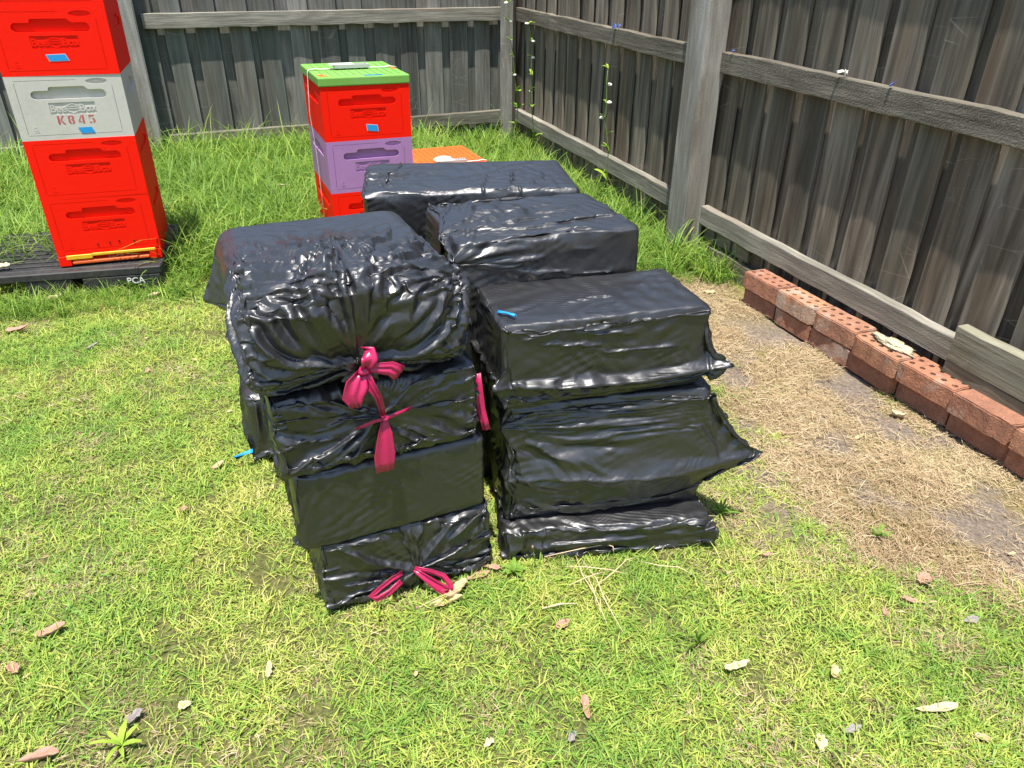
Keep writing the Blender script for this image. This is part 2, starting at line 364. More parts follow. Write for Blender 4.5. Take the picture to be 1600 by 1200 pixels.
def brick_me(seed, L=.214, Wd=.108, Hh=.073):
    """fired brick with two rows of five core holes through it; x along, y depth, z up; local origin at the front left bottom"""
    r = random.Random(seed)
    def circ(cx, cy, rr): return [(cx + rr * math.cos(-2 * math.pi * k / 10), cy + rr * math.sin(-2 * math.pi * k / 10)) for k in range(10)]
    outer = []
    for (x0, y0), (x1, y1), n in (((0, 0), (L, 0), 8), ((L, 0), (L, Wd), 4), ((L, Wd), (0, Wd), 8), ((0, Wd), (0, 0), 4)):
        for k in range(n):
            f = k / n; outer.append((x0 + (x1 - x0) * f + r.uniform(-.0022, .0022), y0 + (y1 - y0) * f + r.uniform(-.0022, .0022)))
    if seed >= 4: outer = [(a + r.uniform(-.003, .003), b + r.uniform(-.003, .003)) for a, b in outer]
    if seed % 3 == 0: outer[0] = (.008, .006)
    if seed % 4 == 1: outer[8] = (L - .009, .007); outer[7] = (L - .02, .002)
    holes = [circ(.022 + (L - .044) * i / 4, Wd * (.3 if j == 0 else .7), .0098) for i in range(5) for j in range(2)] if seed < 4 else []
    me = curve_me('brick', [outer] + holes, Hh / 2, 0)
    bm = bmesh.new(); bm.from_mesh(me); bmesh.ops.remove_doubles(bm, verts=bm.verts, dist=.0003)
    rim = [e for e in bm.edges if len(e.link_faces) == 2 and abs(e.link_faces[0].normal.z - e.link_faces[1].normal.z) > .5 and (e.verts[0].co.y < .004 or e.verts[0].co.y > Wd - .004 or e.verts[0].co.x < .004 or e.verts[0].co.x > L - .004)]
    bmesh.ops.bevel(bm, geom=rim, offset=.0036, segments=2, affect='EDGES'); bm.to_mesh(me); bm.free()
    for v in me.vertices: v.co.z += Hh / 2
    return me
BR = [brick_me(i) for i in range(6)]
bw = empty('brick_edging', (*(FC + DR * 3.19 + NR * .12), -.11), 0, 'low row of loose red bricks two courses high beside the right fence', 'brick edging')
rb = random.Random(5); yawb = AR + math.pi  # brick x axis runs back along the fence
for i in range(11):
    for lv in (0, 1):
        tt = 3.194 + i * .2216 + (.0 if lv else -.006 + rb.uniform(-.008, .008))
        off = .12 + rb.uniform(-.004, .004) - (.012 if lv == 0 else 0) + (.012 * (i in (3, 4)) if lv else 0) + (.01 if lv and i >= 5 else 0)
        p = FC + DR * tt + NR * off
        ln = 1.0
        o = ob('brick', BR[4 + i % 2 if i >= 5 else (i * 3 + lv * 2) % 4], M_BRICK, bw)
        Mx = Matrix(((DR[0], -NR[0], 0), (DR[1], -NR[1], 0), (0, 0, 1)))
        o.rotation_euler = Mx.to_euler(); o.rotation_euler.z += rb.uniform(-.035, .035); o.rotation_euler.x += rb.uniform(-.03, .015)
        o.location = Vector((p[0], p[1], -.11 + lv * .0755)) - Vector(bw.location)
# dried foam lump on the fourth brick
def lump_me(seed, sx, sy, sz, n=3, rough=.35, fq=9):
    bm = bmesh.new(); bmesh.ops.create_icosphere(bm, subdivisions=n, radius=1)
    P = np.array([v.co[:] for v in bm.verts]); k = 1 + rough * pn(P * 1.4 + seed) + rough * .6 * pn(P * fq * .45 + seed * 2) + rough * .3 * pn(P * fq + seed)
    for v, a in zip(bm.verts, k): v.co = Vector((v.co.x * sx * a, v.co.y * sy * a, max(v.co.z, -.35) * sz * a))
    me = bpy.data.meshes.new('lump'); bm.to_mesh(me); bm.free(); me.polygons.foreach_set('use_smooth', [True] * len(me.polygons)); return me
t = NT('cream_foam'); c = t.coord('Object'); t.set(Base_Color=t.ramp(t.noise(c, 60, 5, .7), [(.3, (.35, .29, .17)), (.55, (.56, .50, .34)), (.8, (.70, .66, .50))]), Roughness=.95, Specular_IOR_Level=.1, Normal=t.bump(t.noise(c, 140, 5, .7), .9, .006))
p = FC + DR * 3.98 + NR * .062
o = ob('foam_lump', lump_me(3, .075, .030, .013, 4, .5, 16), t.m, None, (p[0], p[1], .046), (0, 0, AR + .05)); tag(o, 'cream crumbly foam lump lying on top of the brick row', 'foam')
# ------------------------------------------------------------------ beehives
def plastic(name, col, dirt=.25, rough=.42, dcol=(.10, .08, .05), spec=.35):
    t = NT(name); c = t.coord('Object', rnd=13); n = t.noise(c, 5, 5, .65); n2 = t.noise(c, 55, 4, .7)
    f = t.math('MULTIPLY', t.ramp(t.math('ADD', t.math('MULTIPLY', n, .6), t.math('MULTIPLY', n2, .4)), [(.46, 0.0), (.72, 1.0)]), dirt)
    cc = t.mix(f, col, dcol); cc = t.mix(t.ramp(n2, [(.70, 0.0), (.76, dirt)]), cc, (.55, .5, .42))
    t.set(Base_Color=cc, Roughness=t.math('ADD', rough, t.math('MULTIPLY', n2, .2)), Specular_IOR_Level=spec, Normal=t.bump(n2, .18, .002)); return t.m
M_RED = plastic('red_plastic', (.86, .010, .001), .10, .5, (.55, .03, .005), .12); M_GREY = plastic('grey_plastic', (.50, .48, .42), .16)
M_PURP = plastic('purple_plastic', (.36, .18, .385), .18); M_GREEN = plastic('green_plastic', (.15, .34, .055), .22, .5, (.30, .42, .20))
M_ORANGE = plastic('orange_plastic', (.68, .115, .018), .25, .5, (.40, .12, .04)); M_YEL = plastic('yellow_plastic', (.75, .42, .012), .25)
M_BLUE = plastic('blue_tape', (.015, .27, .62), .05, .35); M_STAMP = plastic('stamp_ink', (.42, .045, .04), .45, .8, (.5, .42, .38))
M_WHITE = plastic('white_strap', (.72, .70, .64), .3); M_METAL = plastic('zinc', (.42, .42, .40), .3, .35)
M_PALLET = plastic('black_pallet', (.022, .022, .024), .35, .5, (.14, .12, .09)); M_DARK = plastic('dark_gap', (.012, .008, .006), .1)
M_EDGE = plastic('tape_edge', (.52, .40, .44), .1)

BW, BH, BD = .3813, .2232, .474
def arc(cx, cz, r, a0, a1, n=5): return [(cx + r * math.cos(math.radians(a0 + (a1 - a0) * i / n)), cz + r * math.sin(math.radians(a0 + (a1 - a0) * i / n))) for i in range(n + 1)]
def slot(w, h, k=1.0):
    zb, zt, ztt = h * .64, h * .775, h * .83; r = (zt - zb) / 2
    x0, x1, a, b = .185 * w, .835 * w, .345 * w, .665 * w
    return ([(x0 + r, zb)] + [(x1 - r, zb)] + arc(x1 - r, zb + r, r, -90, 90) + [(b + .010, zt), (b + .006, zt + .002), (b - .003, ztt - .001), (b - .007, ztt)] + [(a + .006, ztt), (a + .001, ztt - .003), (a - .001, zt)] + arc(x0 + r, zb + r, r, 90, 270))[:-1]
_fc = {}
def face_me(w, h):
    """front panel with the hand-hold cut out, a sunk name plate and thin frame grooves; local x right, y = depth (front at 0), z up"""
    if (w, h) in _fc: return _fc[(w, h)]
    g = .0016
    pl = [(.315 * w, .395 * h), (.715 * w, .395 * h), (.715 * w, .585 * h), (.315 * w, .585 * h)]
    ov = [(.775 * w + .098 * w * math.cos(a), .895 * h + .048 * h * math.sin(a)) for a in np.linspace(0, 2 * math.pi, 25)[:-1]]
    gr = [[(.075 * w, .925 * h), (.60 * w, .925 * h), (.60 * w, .925 * h + g), (.075 * w, .925 * h + g)],
          [(.075 * w, .075 * h), (.90 * w, .075 * h), (.90 * w, .075 * h + g), (.075 * w, .075 * h + g)],
          [(.075 * w - g, .10 * h), (.075 * w, .10 * h), (.075 * w, .90 * h), (.075 * w - g, .90 * h)],
          [(.90 * w, .10 * h), (.90 * w + g, .10 * h), (.90 * w + g, .82 * h), (.90 * w, .82 * h)]]
    outer = [(0, 0), (w, 0), (w, h), (0, h)]
    me = curve_me('front', [outer, slot(w, h), pl, ov] + gr, .0015)         # thin outer skin, holes show what is sunk
    mb = curve_me('front', [outer, slot(w, h)], .0055)                       # thicker layer behind it
    for m_, y in ((me, .0015), (mb, .0088)):
        for v in m_.vertices: v.co = Vector((v.co.x, y + v.co.z * -1, v.co.y))
    back = box_me('b', .15 * w, .87 * w, .030, .034, .55 * h, .9 * h)
    me = join_me('front_panel', [me, mb, back]); 
    bm = bmesh.new(); bm.from_mesh(me); bmesh.ops.recalc_face_normals(bm, faces=bm.faces); bm.to_mesh(me); bm.free(); _fc[(w, h)] = me; return me
def plate_text_me(w, h):
    a = text_me('t', 'Bee', .036, .0014, .0005); b = text_me('t', 'Box', .036, .0014, .0005)
    for m_, dx in ((a, .385), (b, .645)):
        for v in m_.vertices: v.co = Vector((dx * w + v.co.x, 0.0022 - v.co.z, .487 * h + v.co.y))
    hexo = [(.515 * w + .026 * math.cos(k * math.pi / 3 + math.pi / 6), .49 * h + .0185 * math.sin(k * math.pi / 3 + math.pi / 6)) for k in range(6)]
    hexi = [(.515 * w + .021 * math.cos(k * math.pi / 3 + math.pi / 6), .49 * h + .0145 * math.sin(k * math.pi / 3 + math.pi / 6)) for k in range(6)]
    hx = curve_me('x', [hexo, hexi], .0012); bars = [curve_me('x', [[(.515 * w - .030, z), (.515 * w + .030, z), (.515 * w + .030, z + .0025), (.515 * w - .030, z + .0025)]], .0012) for z in (.475 * h, .51 * h)]
    for m_ in [hx] + bars:
        for v in m_.vertices: v.co = Vector((v.co.x, .0022 - v.co.z, v.co.y))
    return join_me('name_plate', [a, b, hx] + bars)
PLATE = plate_text_me(BW, BH)
def badge_me(w, h):
    """oval ring with a raised scrawl of lettering too small to read"""
    o1 = [(.775 * w + .098 * w * math.cos(a), .895 * h + .048 * h * math.sin(a)) for a in np.linspace(0, 2 * math.pi, 29)[:-1]]
    o2 = [(.775 * w + .089 * w * math.cos(a), .895 * h + .040 * h * math.sin(a)) for a in np.linspace(0, 2 * math.pi, 29)[:-1]]
    rg = curve_me('r', [o1, o2], .0010); ps = [rg]; r = random.Random(3)
    for k in range(7):
        x = .715 * w + k * .0072; z = .888 * h; hh = .006 if k not in (0, 6) else .009
        ps.append(curve_me('r', [[(x, z - .001), (x + .0016, z - .001), (x + .0034, z + hh), (x + .0018, z + hh)]], .0010))
        ps.append(curve_me('r', [[(x + .001, z + hh * .5), (x + .0062, z + hh * .5 + .001), (x + .0062, z + hh * .5 + .0024), (x + .001, z + hh * .5 + .0012)]], .0010))
    for m_ in ps:
        for v in m_.vertices: v.co = Vector((v.co.x, .0016 - v.co.z, v.co.y))
    return join_me('oval_badge', ps)
BADGE = badge_me(BW, BH)
_b = box_me('body', 0, BW, .014, BD, 0, BH, .003)
# real hand-holds on the long sides: a slab with the slot in it stands 6 mm proud of the body
def side_me():
    m_ = curve_me('side', [[(0, 0), (BD - .02, 0), (BD - .02, BH), (0, BH)], slot(BD - .02, BH)], .003); return m_
SIDE = side_me()
BODY = box_me('body', .0065, BW - .0065, .0146, BD, .0005, BH - .0005, .0)
def stamp_me(w, h):
    """stencilled K845"""
    polys = []
    def P(x, z, pts): polys.append([(x + a * .021, z + b * .030) for a, b in pts])
    z = .245 * h + .0; x = .345 * w; dx = .0345
    P(x, z, [(0, 0), (.34, 0), (.34, 1), (0, 1)]); P(x, z, [(.42, .50), (.80, 1), (1.08, 1), (.62, .50)]); P(x, z, [(.42, .46), (.64, .46), (1.15, 0), (.80, 0)])
    x += dx; 
    for s, zo in ((1, .52), (-1, .48)):
        P(x, z, [(.05, zo), (.30, zo), (.36, zo + s * .12), (.34, zo + s * .28), (.50, zo + s * .40), (.50, zo + s * .47), (.14, zo + s * .42), (0, zo + s * .24)][::s])
        P(x, z, [(.50, zo), (.90, zo), (1.02, zo + s * .22), (.92, zo + s * .42), (.56, zo + s * .48), (.56, zo + s * .40), (.70, zo + s * .30), (.68, zo + s * .12), (.50, zo + s * .08)][::s])
    x += dx; P(x, z, [(.58, 0), (.92, 0), (.92, 1), (.58, 1)]); P(x, z, [(-.05, .30), (.18, .30), (.50, .82), (.50, 1.)]); P(x, z, [(-.05, .18), (.50, .18), (.50, .26), (-.05, .26)])
    x += dx; P(x, z, [(.05, .96), (.92, .96), (.84, .80), (.05, .78)]); P(x, z, [(.05, .72), (.24, .70), (.26, .55), (.12, .50)]); P(x, z, [(.50, .60), (.80, .58), (1.0, .38), (.96, .14), (.70, .0), (.60, .06), (.68, .3), (.64, .46)]); P(x, z, [(.02, .12), (.20, .20), (.46, .06), (.40, -.01), (.14, .02)])
    ms = [curve_me('s', [p[::-1]], .0003) for p in polys]
    for m_ in ms:
        for v in m_.vertices: v.co = Vector((v.co.x + .004, -.0004 - v.co.z, v.co.y))
    return join_me('stencil', ms)
def tape(parent, x, z, w, h, skew, rot=0, edge=True):
    def q(e): return [(x - w / 2 - e - skew, z + h / 2 + e), (x + w / 2 + e - skew, z + h / 2 + e), (x + w / 2 + e + skew, z - h / 2 - e), (x - w / 2 - e + skew, z - h / 2 - e)]
    cs, sn = math.cos(rot), math.sin(rot)
    for nm, e, y, mt in ([('tape_backing', .0022, -.0006, M_EDGE)] if edge else []) + [('blue_tape', 0, -.0014, M_BLUE)]:
        m_ = curve_me(nm, [[(x + (a - x) * cs - (b - z) * sn, z + (a - x) * sn + (b - z) * cs) for a, b in q(e)]], .0004)
        for v in m_.vertices: v.co = Vector((v.co.x, y - v.co.z, v.co.y))
        ob(nm, m_, mt, parent)
def recycle_marks():
    ms = [curve_me('m', [[(.135 * BW, .13 * BH), (.175 * BW, .13 * BH), (.175 * BW, .14 * BH), (.135 * BW, .14 * BH)]], .001), text_me('m', 'C', .02, .001, 0)]
    for v in ms[1].vertices: v.co.x += .15 * BW; v.co.y += .185 * BH
    for m_ in ms:
        for v in m_.vertices: v.co = Vector((v.co.x, .0002 - v.co.z, v.co.y))
    return join_me('mould_mark', ms)
MARK = recycle_marks()
def hive_box(loc, yaw, mat, label, sc=1.0, jit=(0, 0, 0)):
    e = empty('hive_box', loc, yaw + jit[2], label, 'beehive box', 'plastic beehive boxes'); e.scale = (sc, sc, sc)
    ob('body', BODY, mat, e); ob('front_panel', face_me(BW, BH), mat, e); ob('oval_badge', BADGE, mat, e); ob('name_plate', PLATE, mat, e); ob('mould_mark', MARK, mat, e)
    o = ob('side_panel', SIDE, mat, e, (.0032, BD - .002, 0), (rad(90), 0, rad(-90)))
    o = ob('side_panel', SIDE, mat, e, (BW - .0032, .018, 0), (rad(90), 0, rad(90)))
    return e
FRAME = None
H1 = np.array([-1.8282, 2.8338, .1623]); Y1 = .335; KD = .84
names = [(M_RED, 'bottom red box of the tall left hive stack, just above the yellow entrance strip'), (M_RED, 'red box directly under the grey box in the tall left hive stack'),
         (M_GREY, 'light grey box stencilled K845 in the tall left hive stack'), (M_RED, 'red box with blue tape standing on the grey K845 box'), (M_RED, 'topmost red box of the left hive stack, cut by the photo edge')]
for i, (mt, lb) in enumerate(names):
    p = H1 + np.array([0, 0, BH * i]); e = hive_box(p, Y1, mt, lb, 1.0, (0, 0, random.uniform(-.006, .006))); e.scale = (1.005, KD, 1)
    if i == 2: ob('stencil', stamp_me(BW, BH), M_STAMP, e); tape(e, .585 * BW, .135 * BH, .046, .021, .004, .0, False)
    if i == 3: tape(e, .50 * BW, .265 * BH, .060, .020, .004, .02)
# entrance base
hb = empty('hive_floor', tuple(H1), Y1, 'orange hive floor with yellow entrance strip, standing on the black pallet', 'hive floor')
ob('tray', join_me('tray', [box_me('a', 0, BW, .03, BD * KD, -.045, -.001, .002), box_me('a', 0, .045, -.006, .03, -.045, -.004, .002), box_me('a', BW - .045, BW, -.006, .03, -.045, -.004, .002)]), M_RED, hb)
ob('landing_board', join_me('landing', [box_me('a', .047, BW - .047, -.006, .028, -.040, -.027, .003)]), M_ORANGE, hb)
ob('entrance_strip', join_me('strip', [box_me('a', .03, .125, -.007, -.001, -.019, -.001, .0015), box_me('a', .125, BW - .02, -.007, -.001, -.010, .001, .0015)]), M_YEL, hb)
for k in range(7): ob('bee', lump_me(20 + k, .0062, .0028, .0028, 2, .2), M_DARK, hb, (.19 + k * .016 + random.uniform(-.004, .004), -.013, -.014 + random.uniform(-.003, .003)), (0, 0, random.uniform(-1, 1)))
for k, (x, z) in enumerate([(.155, .035), (.20, .038), (.235, .041), (.29, .036)]):
    ob('bee', lump_me(40 + k, .0028, .0024, .0062, 2, .2), M_DARK, hb, (x, -.002, z))
# pallet
pa = empty('plastic_pallet', (-2.384, 2.627, 0), .245, 'black plastic pallet under the tall left hive stack', 'pallet')
PW, PD, PZ = .975, .56, .116
ob('rim', join_me('rim', [box_me('a', 0, PW, 0, .045, PZ - .032, PZ, .004), box_me('a', 0, PW, PD - .045, PD, PZ - .032, PZ, .004), box_me('a', 0, .045, .045, PD - .045, PZ - .032, PZ - .002, .003), box_me('a', PW - .045, PW, .045, PD - .045, PZ - .032, PZ - .002, .003)]), M_PALLET, pa)
sl0 = box_me('slat', 0, PW - .094, 0, .034, PZ - .022, PZ - .004, .002)
for k in range(9): ob('slat', sl0, M_PALLET, pa, (.047, .058 + k * .0505, 0))
leg0 = box_me('leg', 0, .17, 0, .12, 0, PZ - .0325, .005)
for ix in (0, .465, PW - .17):
    for iy in (0.004, .25, PD - .124): ob('leg', leg0, M_PALLET, pa, (ix, iy, 0))
def lettering(name, s, size, mat, parent, x, z, ext=.0006, off=0.0008, y=-.001):
    m_ = text_me(name, s, size, ext, off)
    for v in m_.vertices: v.co = Vector((x + v.co.x, y - v.co.z, z + v.co.y))
    return ob(name, m_, mat, parent)
ob('face_plate', box_me('fp', PW - .30, PW - .01, -.0005, .004, .012, PZ - .034, .001), M_PALLET, pa)
lettering('printed_letters', 'PCA', .036, M_WHITE, pa, PW - .105, .060, .0006, .0002)

# second hive
H2 = np.array([-.8311, 3.3610, .2765]); Y2 = .3906; s2_ = .3895 / BW
hive_box(H2 - np.array([0, 0, BH * s2_]), Y2, M_ORANGE if False else M_RED, 'red box at the foot of the green lidded hive, under the purple box', s2_)
hive_box(H2, Y2, M_PURP, 'purple box between two red boxes in the green lidded hive', s2_)
e = hive_box(H2 + np.array([0, 0, BH * s2_]), Y2, M_RED, 'red box with tilted blue tape and the ribbed green lid on it', s2_); tape(e, .545 * BW, .22 * BH, .046, .024, .003, -.12)
def hive_lid(loc, yaw, sc, mat, lab, W_=BW, D_=BD, th=.036, mw=.005, par=None):
    e = ob('hive_lid', box_me('hive_lid', -mw, W_ + mw, -mw, D_ + mw, 0, th, .005, 2), mat, par, loc, (0, 0, yaw)); e.scale = (sc, sc, sc)
    rb_ = box_me('rib', 0, .0028, 0, D_ / 2 - .05, th - .001, th + .0022)
    n = 11
    for k in range(n):
        for y in (.03, D_ / 2 + .02): ob('rib', rb_, mat, e, (.03 + k * (W_ - .06) / (n - 1), y, 0))
    return e
zt = H2[2] + 2 * BH * s2_
e = hive_lid((0, 0, BH + .0008), 0, 1, M_GREEN, '', par=e)
for (x, y, w_, d_) in ((.012, .035, .035, .02), (.004, .065, .03, .022), (BW - .03, .26, .024, .03), (BW - .026, .19, .02, .03)): ob('orange_mark', box_me('om', x, x + w_, y, y + d_, .0361, .0372), M_ORANGE, e)
ob('blue_mark', join_me('bm', [box_me('bm', .195, .27, .006, .010, .036, .0395), box_me('bm', .195, .20, .011, .02, .036, .0395), box_me('bm', .265, .27, .011, .02, .036, .0395)]), M_BLUE, e)
def strap(e0, yaw, sc, W_, D_, ztop, h, y, lab, short=False):
    e = empty('hive_strap', e0, yaw, lab, 'strap'); e.scale = (sc, sc, sc); x0, x1 = -.008, W_ + .008
    pts = [(x0 - .003, y, ztop - h), (x0 - .004, y, ztop - h * .5), (x0 - .003, y, ztop - .01), (x0 + .004, y, ztop + .003), (.05, y, ztop + .004), (W_ * .5, y, ztop + .005), (W_ - .05, y, ztop + .004), (x1 - .004, y, ztop + .003), (x1 + .003, y, ztop - .01), (x1 + .004, y, ztop - h)]
    ob('webbing', strip_me('webbing', pts, .013, (0, 1, 0) and [Vector((-1, 0, 0))] * 3 + [Vector((-.7, 0, .7))] + [Vector((0, 0, 1))] * 3 + [Vector((.7, 0, .7))] + [Vector((1, 0, 0))] * 2, .0012), M_WHITE, e)
    bx = W_ * .28
    ob('buckle_plate', join_me('bp', [box_me('a', bx, bx + .155, y - .024, y - .020, ztop + .006, ztop + .020), box_me('a', bx, bx + .155, y + .020, y + .024, ztop + .006, ztop + .020), box_me('a', bx, bx + .15, y - .020, y + .020, ztop + .0075, ztop + .010)]), M_METAL, e)
    ob('lever', box_me('lv', bx - .02, bx + .085, y - .015, y + .017, ztop + .015, ztop + .024, .003), M_WHITE, e)
    for k in range(5): ob('tooth', box_me('tooth', 0, .008, -.018, .018, 0, .006, .001), M_METAL, e, (bx + .09 + k * .014, y, ztop + .012))
    return e
strap((H2[0], H2[1], zt), Y2, s2_, BW, BD, .038, .70, .235, 'thin white strap with metal buckle round the green lidded hive')
# low orange hive behind the bags
H3 = np.array([-.505, 4.20, 0.]); Y3 = .40
e = empty('small_hive', (H3[0], H3[1], .0), Y3, 'low orange hive with ribbed orange lid behind the black bags', 'beehive')
ob('body', box_me('body', .004, BW - .004, .004, BD - .004, .0, .150, .004), M_ORANGE, e)
hive_lid((0, 0, .151), 0, 1.03, M_ORANGE, '', par=e)
e = strap((H3[0], H3[1], .151), Y3, 1.03, BW, BD, .038, .16, .06, 'white strap with a big white lever over the orange lid')
ob('lever_cover', lump_me(7, .055, .022, .018, 3, .08), M_WHITE, e, (BW * .36, .10, .055), (0, 0, .1))
# ------------------------------------------------------------------ black plastic bags
def bag_material():
    t = NT('black_plastic')
    c = t.coord('Object')
    w = t.noise(c, 9, 3, .5, 0, 1)
    va = t.node('ShaderNodeVectorMath', operation='MULTIPLY_ADD'); t.l.new(w, va.inputs[0]); va.inputs[1].default_value = (.05, .05, .05); t.l.new(c, va.inputs[2])
    cr = t.voro(va.outputs[0], 34, 'DISTANCE_TO_EDGE')
    cr = t.math('MINIMUM', t.math('MULTIPLY', cr, 3.0), 1.0)
    def folds(rot, sc, dist, seed_):
        mp = t.node('ShaderNodeMapping'); mp.inputs['Rotation'].default_value = rot; mp.inputs['Location'].default_value = (seed_, seed_ * .7, seed_ * .3); t.l.new(c, mp.inputs[0])
        wv = t.node('ShaderNodeTexWave', wave_type='BANDS', wave_profile='TRI'); t.l.new(mp.outputs[0], wv.inputs['Vector']); wv.inputs['Scale'].default_value = sc; wv.inputs['Distortion'].default_value = dist; wv.inputs['Detail'].default_value = 2; wv.inputs['Detail Scale'].default_value = .6
        mk = t.ramp(t.noise(mp.outputs[0], 8, 2, .5), [(.48, 0.0), (.64, 1.0)]); return t.math('MULTIPLY', wv.outputs[1], mk)
    h = t.math('ADD', folds((.3, .7, .2), 14, 3, 1), folds((1.2, .1, 1.9), 19, 3.5, 2))
    h = t.math('ADD', h, t.math('MULTIPLY', folds((2.2, 1.3, .6), 31, 4, 3), .6)); h = t.math('ADD', h, t.math('MULTIPLY', folds((.9, 2.3, 2.6), 36, 7, 4), .35))
    h = t.math('ADD', h, t.math('MULTIPLY', cr, .12))
    n2 = t.noise(t.coord('Object', (30, 30, 200)), 1, 3, .6); h = t.math('ADD', h, t.math('MULTIPLY', n2, .06))
    dust = t.ramp(t.noise(c, 210, 2, .5), [(.76, 0.0), (.79, 1.0)])
    t.set(Base_Color=t.mix(t.math('MULTIPLY', dust, .35), (.0125, .0125, .0135), (.20, .18, .15)), Roughness=t.math('ADD', t.math('MULTIPLY', t.noise(c, 14, 4, .6), .18), .36), Specular_IOR_Level=.9, Coat_Weight=.30, Coat_Roughness=.20,
          Normal=t.bump(h, .6, .0022))
    return t.m
M_BAG = bag_material()
def pink_material():
    t = NT('pink_plastic'); c = t.coord('Object')
    t.set(Base_Color=(.43, .012, .085), Roughness=.32, Specular_IOR_Level=.6, Subsurface_Weight=.25, Subsurface_Radius=(.004, .001, .002),
          Normal=t.bump(t.noise(c, 90, 4, .6, 1.0), .35, .003))
    return t.m
M_PINK = pink_material()

def cube_grid(nx, ny, nz):
    pts = []; quads = []; off = 0
    def face(na, nb, fn, flip):
        nonlocal off
        a, b = np.meshgrid(np.arange(na + 1), np.arange(nb + 1), indexing='ij')
        pts.append(fn(a.ravel(), b.ravel()))
        i = (np.arange(na)[:, None] * (nb + 1) + np.arange(nb)[None, :]).ravel() + off
        q = np.stack([i, i + (nb + 1), i + nb + 2, i + 1], -1)
        quads.append(q[:, ::-1] if flip else q); off += (na + 1) * (nb + 1)
    o = lambda a, v: np.full_like(a, v)
    face(nx, ny, lambda a, b: np.stack([a, b, o(a, nz)], -1), False)
    face(nx, ny, lambda a, b: np.stack([a, b, o(a, 0)], -1), True)
    face(nx, nz, lambda a, b: np.stack([a, o(a, 0), b], -1), False)
    face(nx, nz, lambda a, b: np.stack([a, o(a, ny), b], -1), True)
    face(ny, nz, lambda a, b: np.stack([o(a, 0), a, b], -1), True)
    face(ny, nz, lambda a, b: np.stack([o(a, nx), a, b], -1), False)
    p = np.concatenate(pts); q = np.concatenate(quads)
    u, inv = np.unique(p, axis=0, return_inverse=True); inv = inv.ravel()
    return u / np.array([nx, ny, nz]) * 2 - 1, inv[q]

def facet(x, q, sig, n1, n2):
    """bilateral filtering of the face normals: rounded ripples become flat facets that meet in creases, as in thin film"""
    e = np.sort(np.concatenate([q[:, [0, 1]], q[:, [1, 2]], q[:, [2, 3]], q[:, [3, 0]]]), axis=1); key = e[:, 0].astype(np.int64) * len(x) + e[:, 1]
    o = np.argsort(key, kind='stable'); fid = np.tile(np.arange(len(q)), 4)[o]; ks = key[o]; same = np.where(ks[:-1] == ks[1:])[0]; fa, fb = fid[same], fid[same + 1]
    nq = len(q); ff = np.concatenate([fa, fb]); gg = np.concatenate([fb, fa]); val = np.bincount(q.ravel(), minlength=len(x)).astype(float)[:, None]; qr = q.ravel(); fr = np.repeat(np.arange(nq), 4)
    N_ = np.cross(x[q[:, 2]] - x[q[:, 0]], x[q[:, 3]] - x[q[:, 1]]); N_ /= np.maximum(np.linalg.norm(N_, axis=1, keepdims=True), 1e-12)
    for _ in range(n1):
        w = np.exp(-((N_[ff] - N_[gg]) ** 2).sum(1) / (2 * sig * sig)); A = N_[gg] * w[:, None]
        N_ = N_ + np.stack([np.bincount(ff, A[:, k], nq) for k in range(3)], -1); N_ /= np.maximum(np.linalg.norm(N_, axis=1, keepdims=True), 1e-12)
    for _ in range(n2):
        c = x[q].mean(1); d = (N_[fr] * (c[fr] - x[qr])).sum(1); A = N_[fr] * d[:, None]
        x = x + np.stack([np.bincount(qr, A[:, k], len(x)) for k in range(3)], -1) / val
    return x
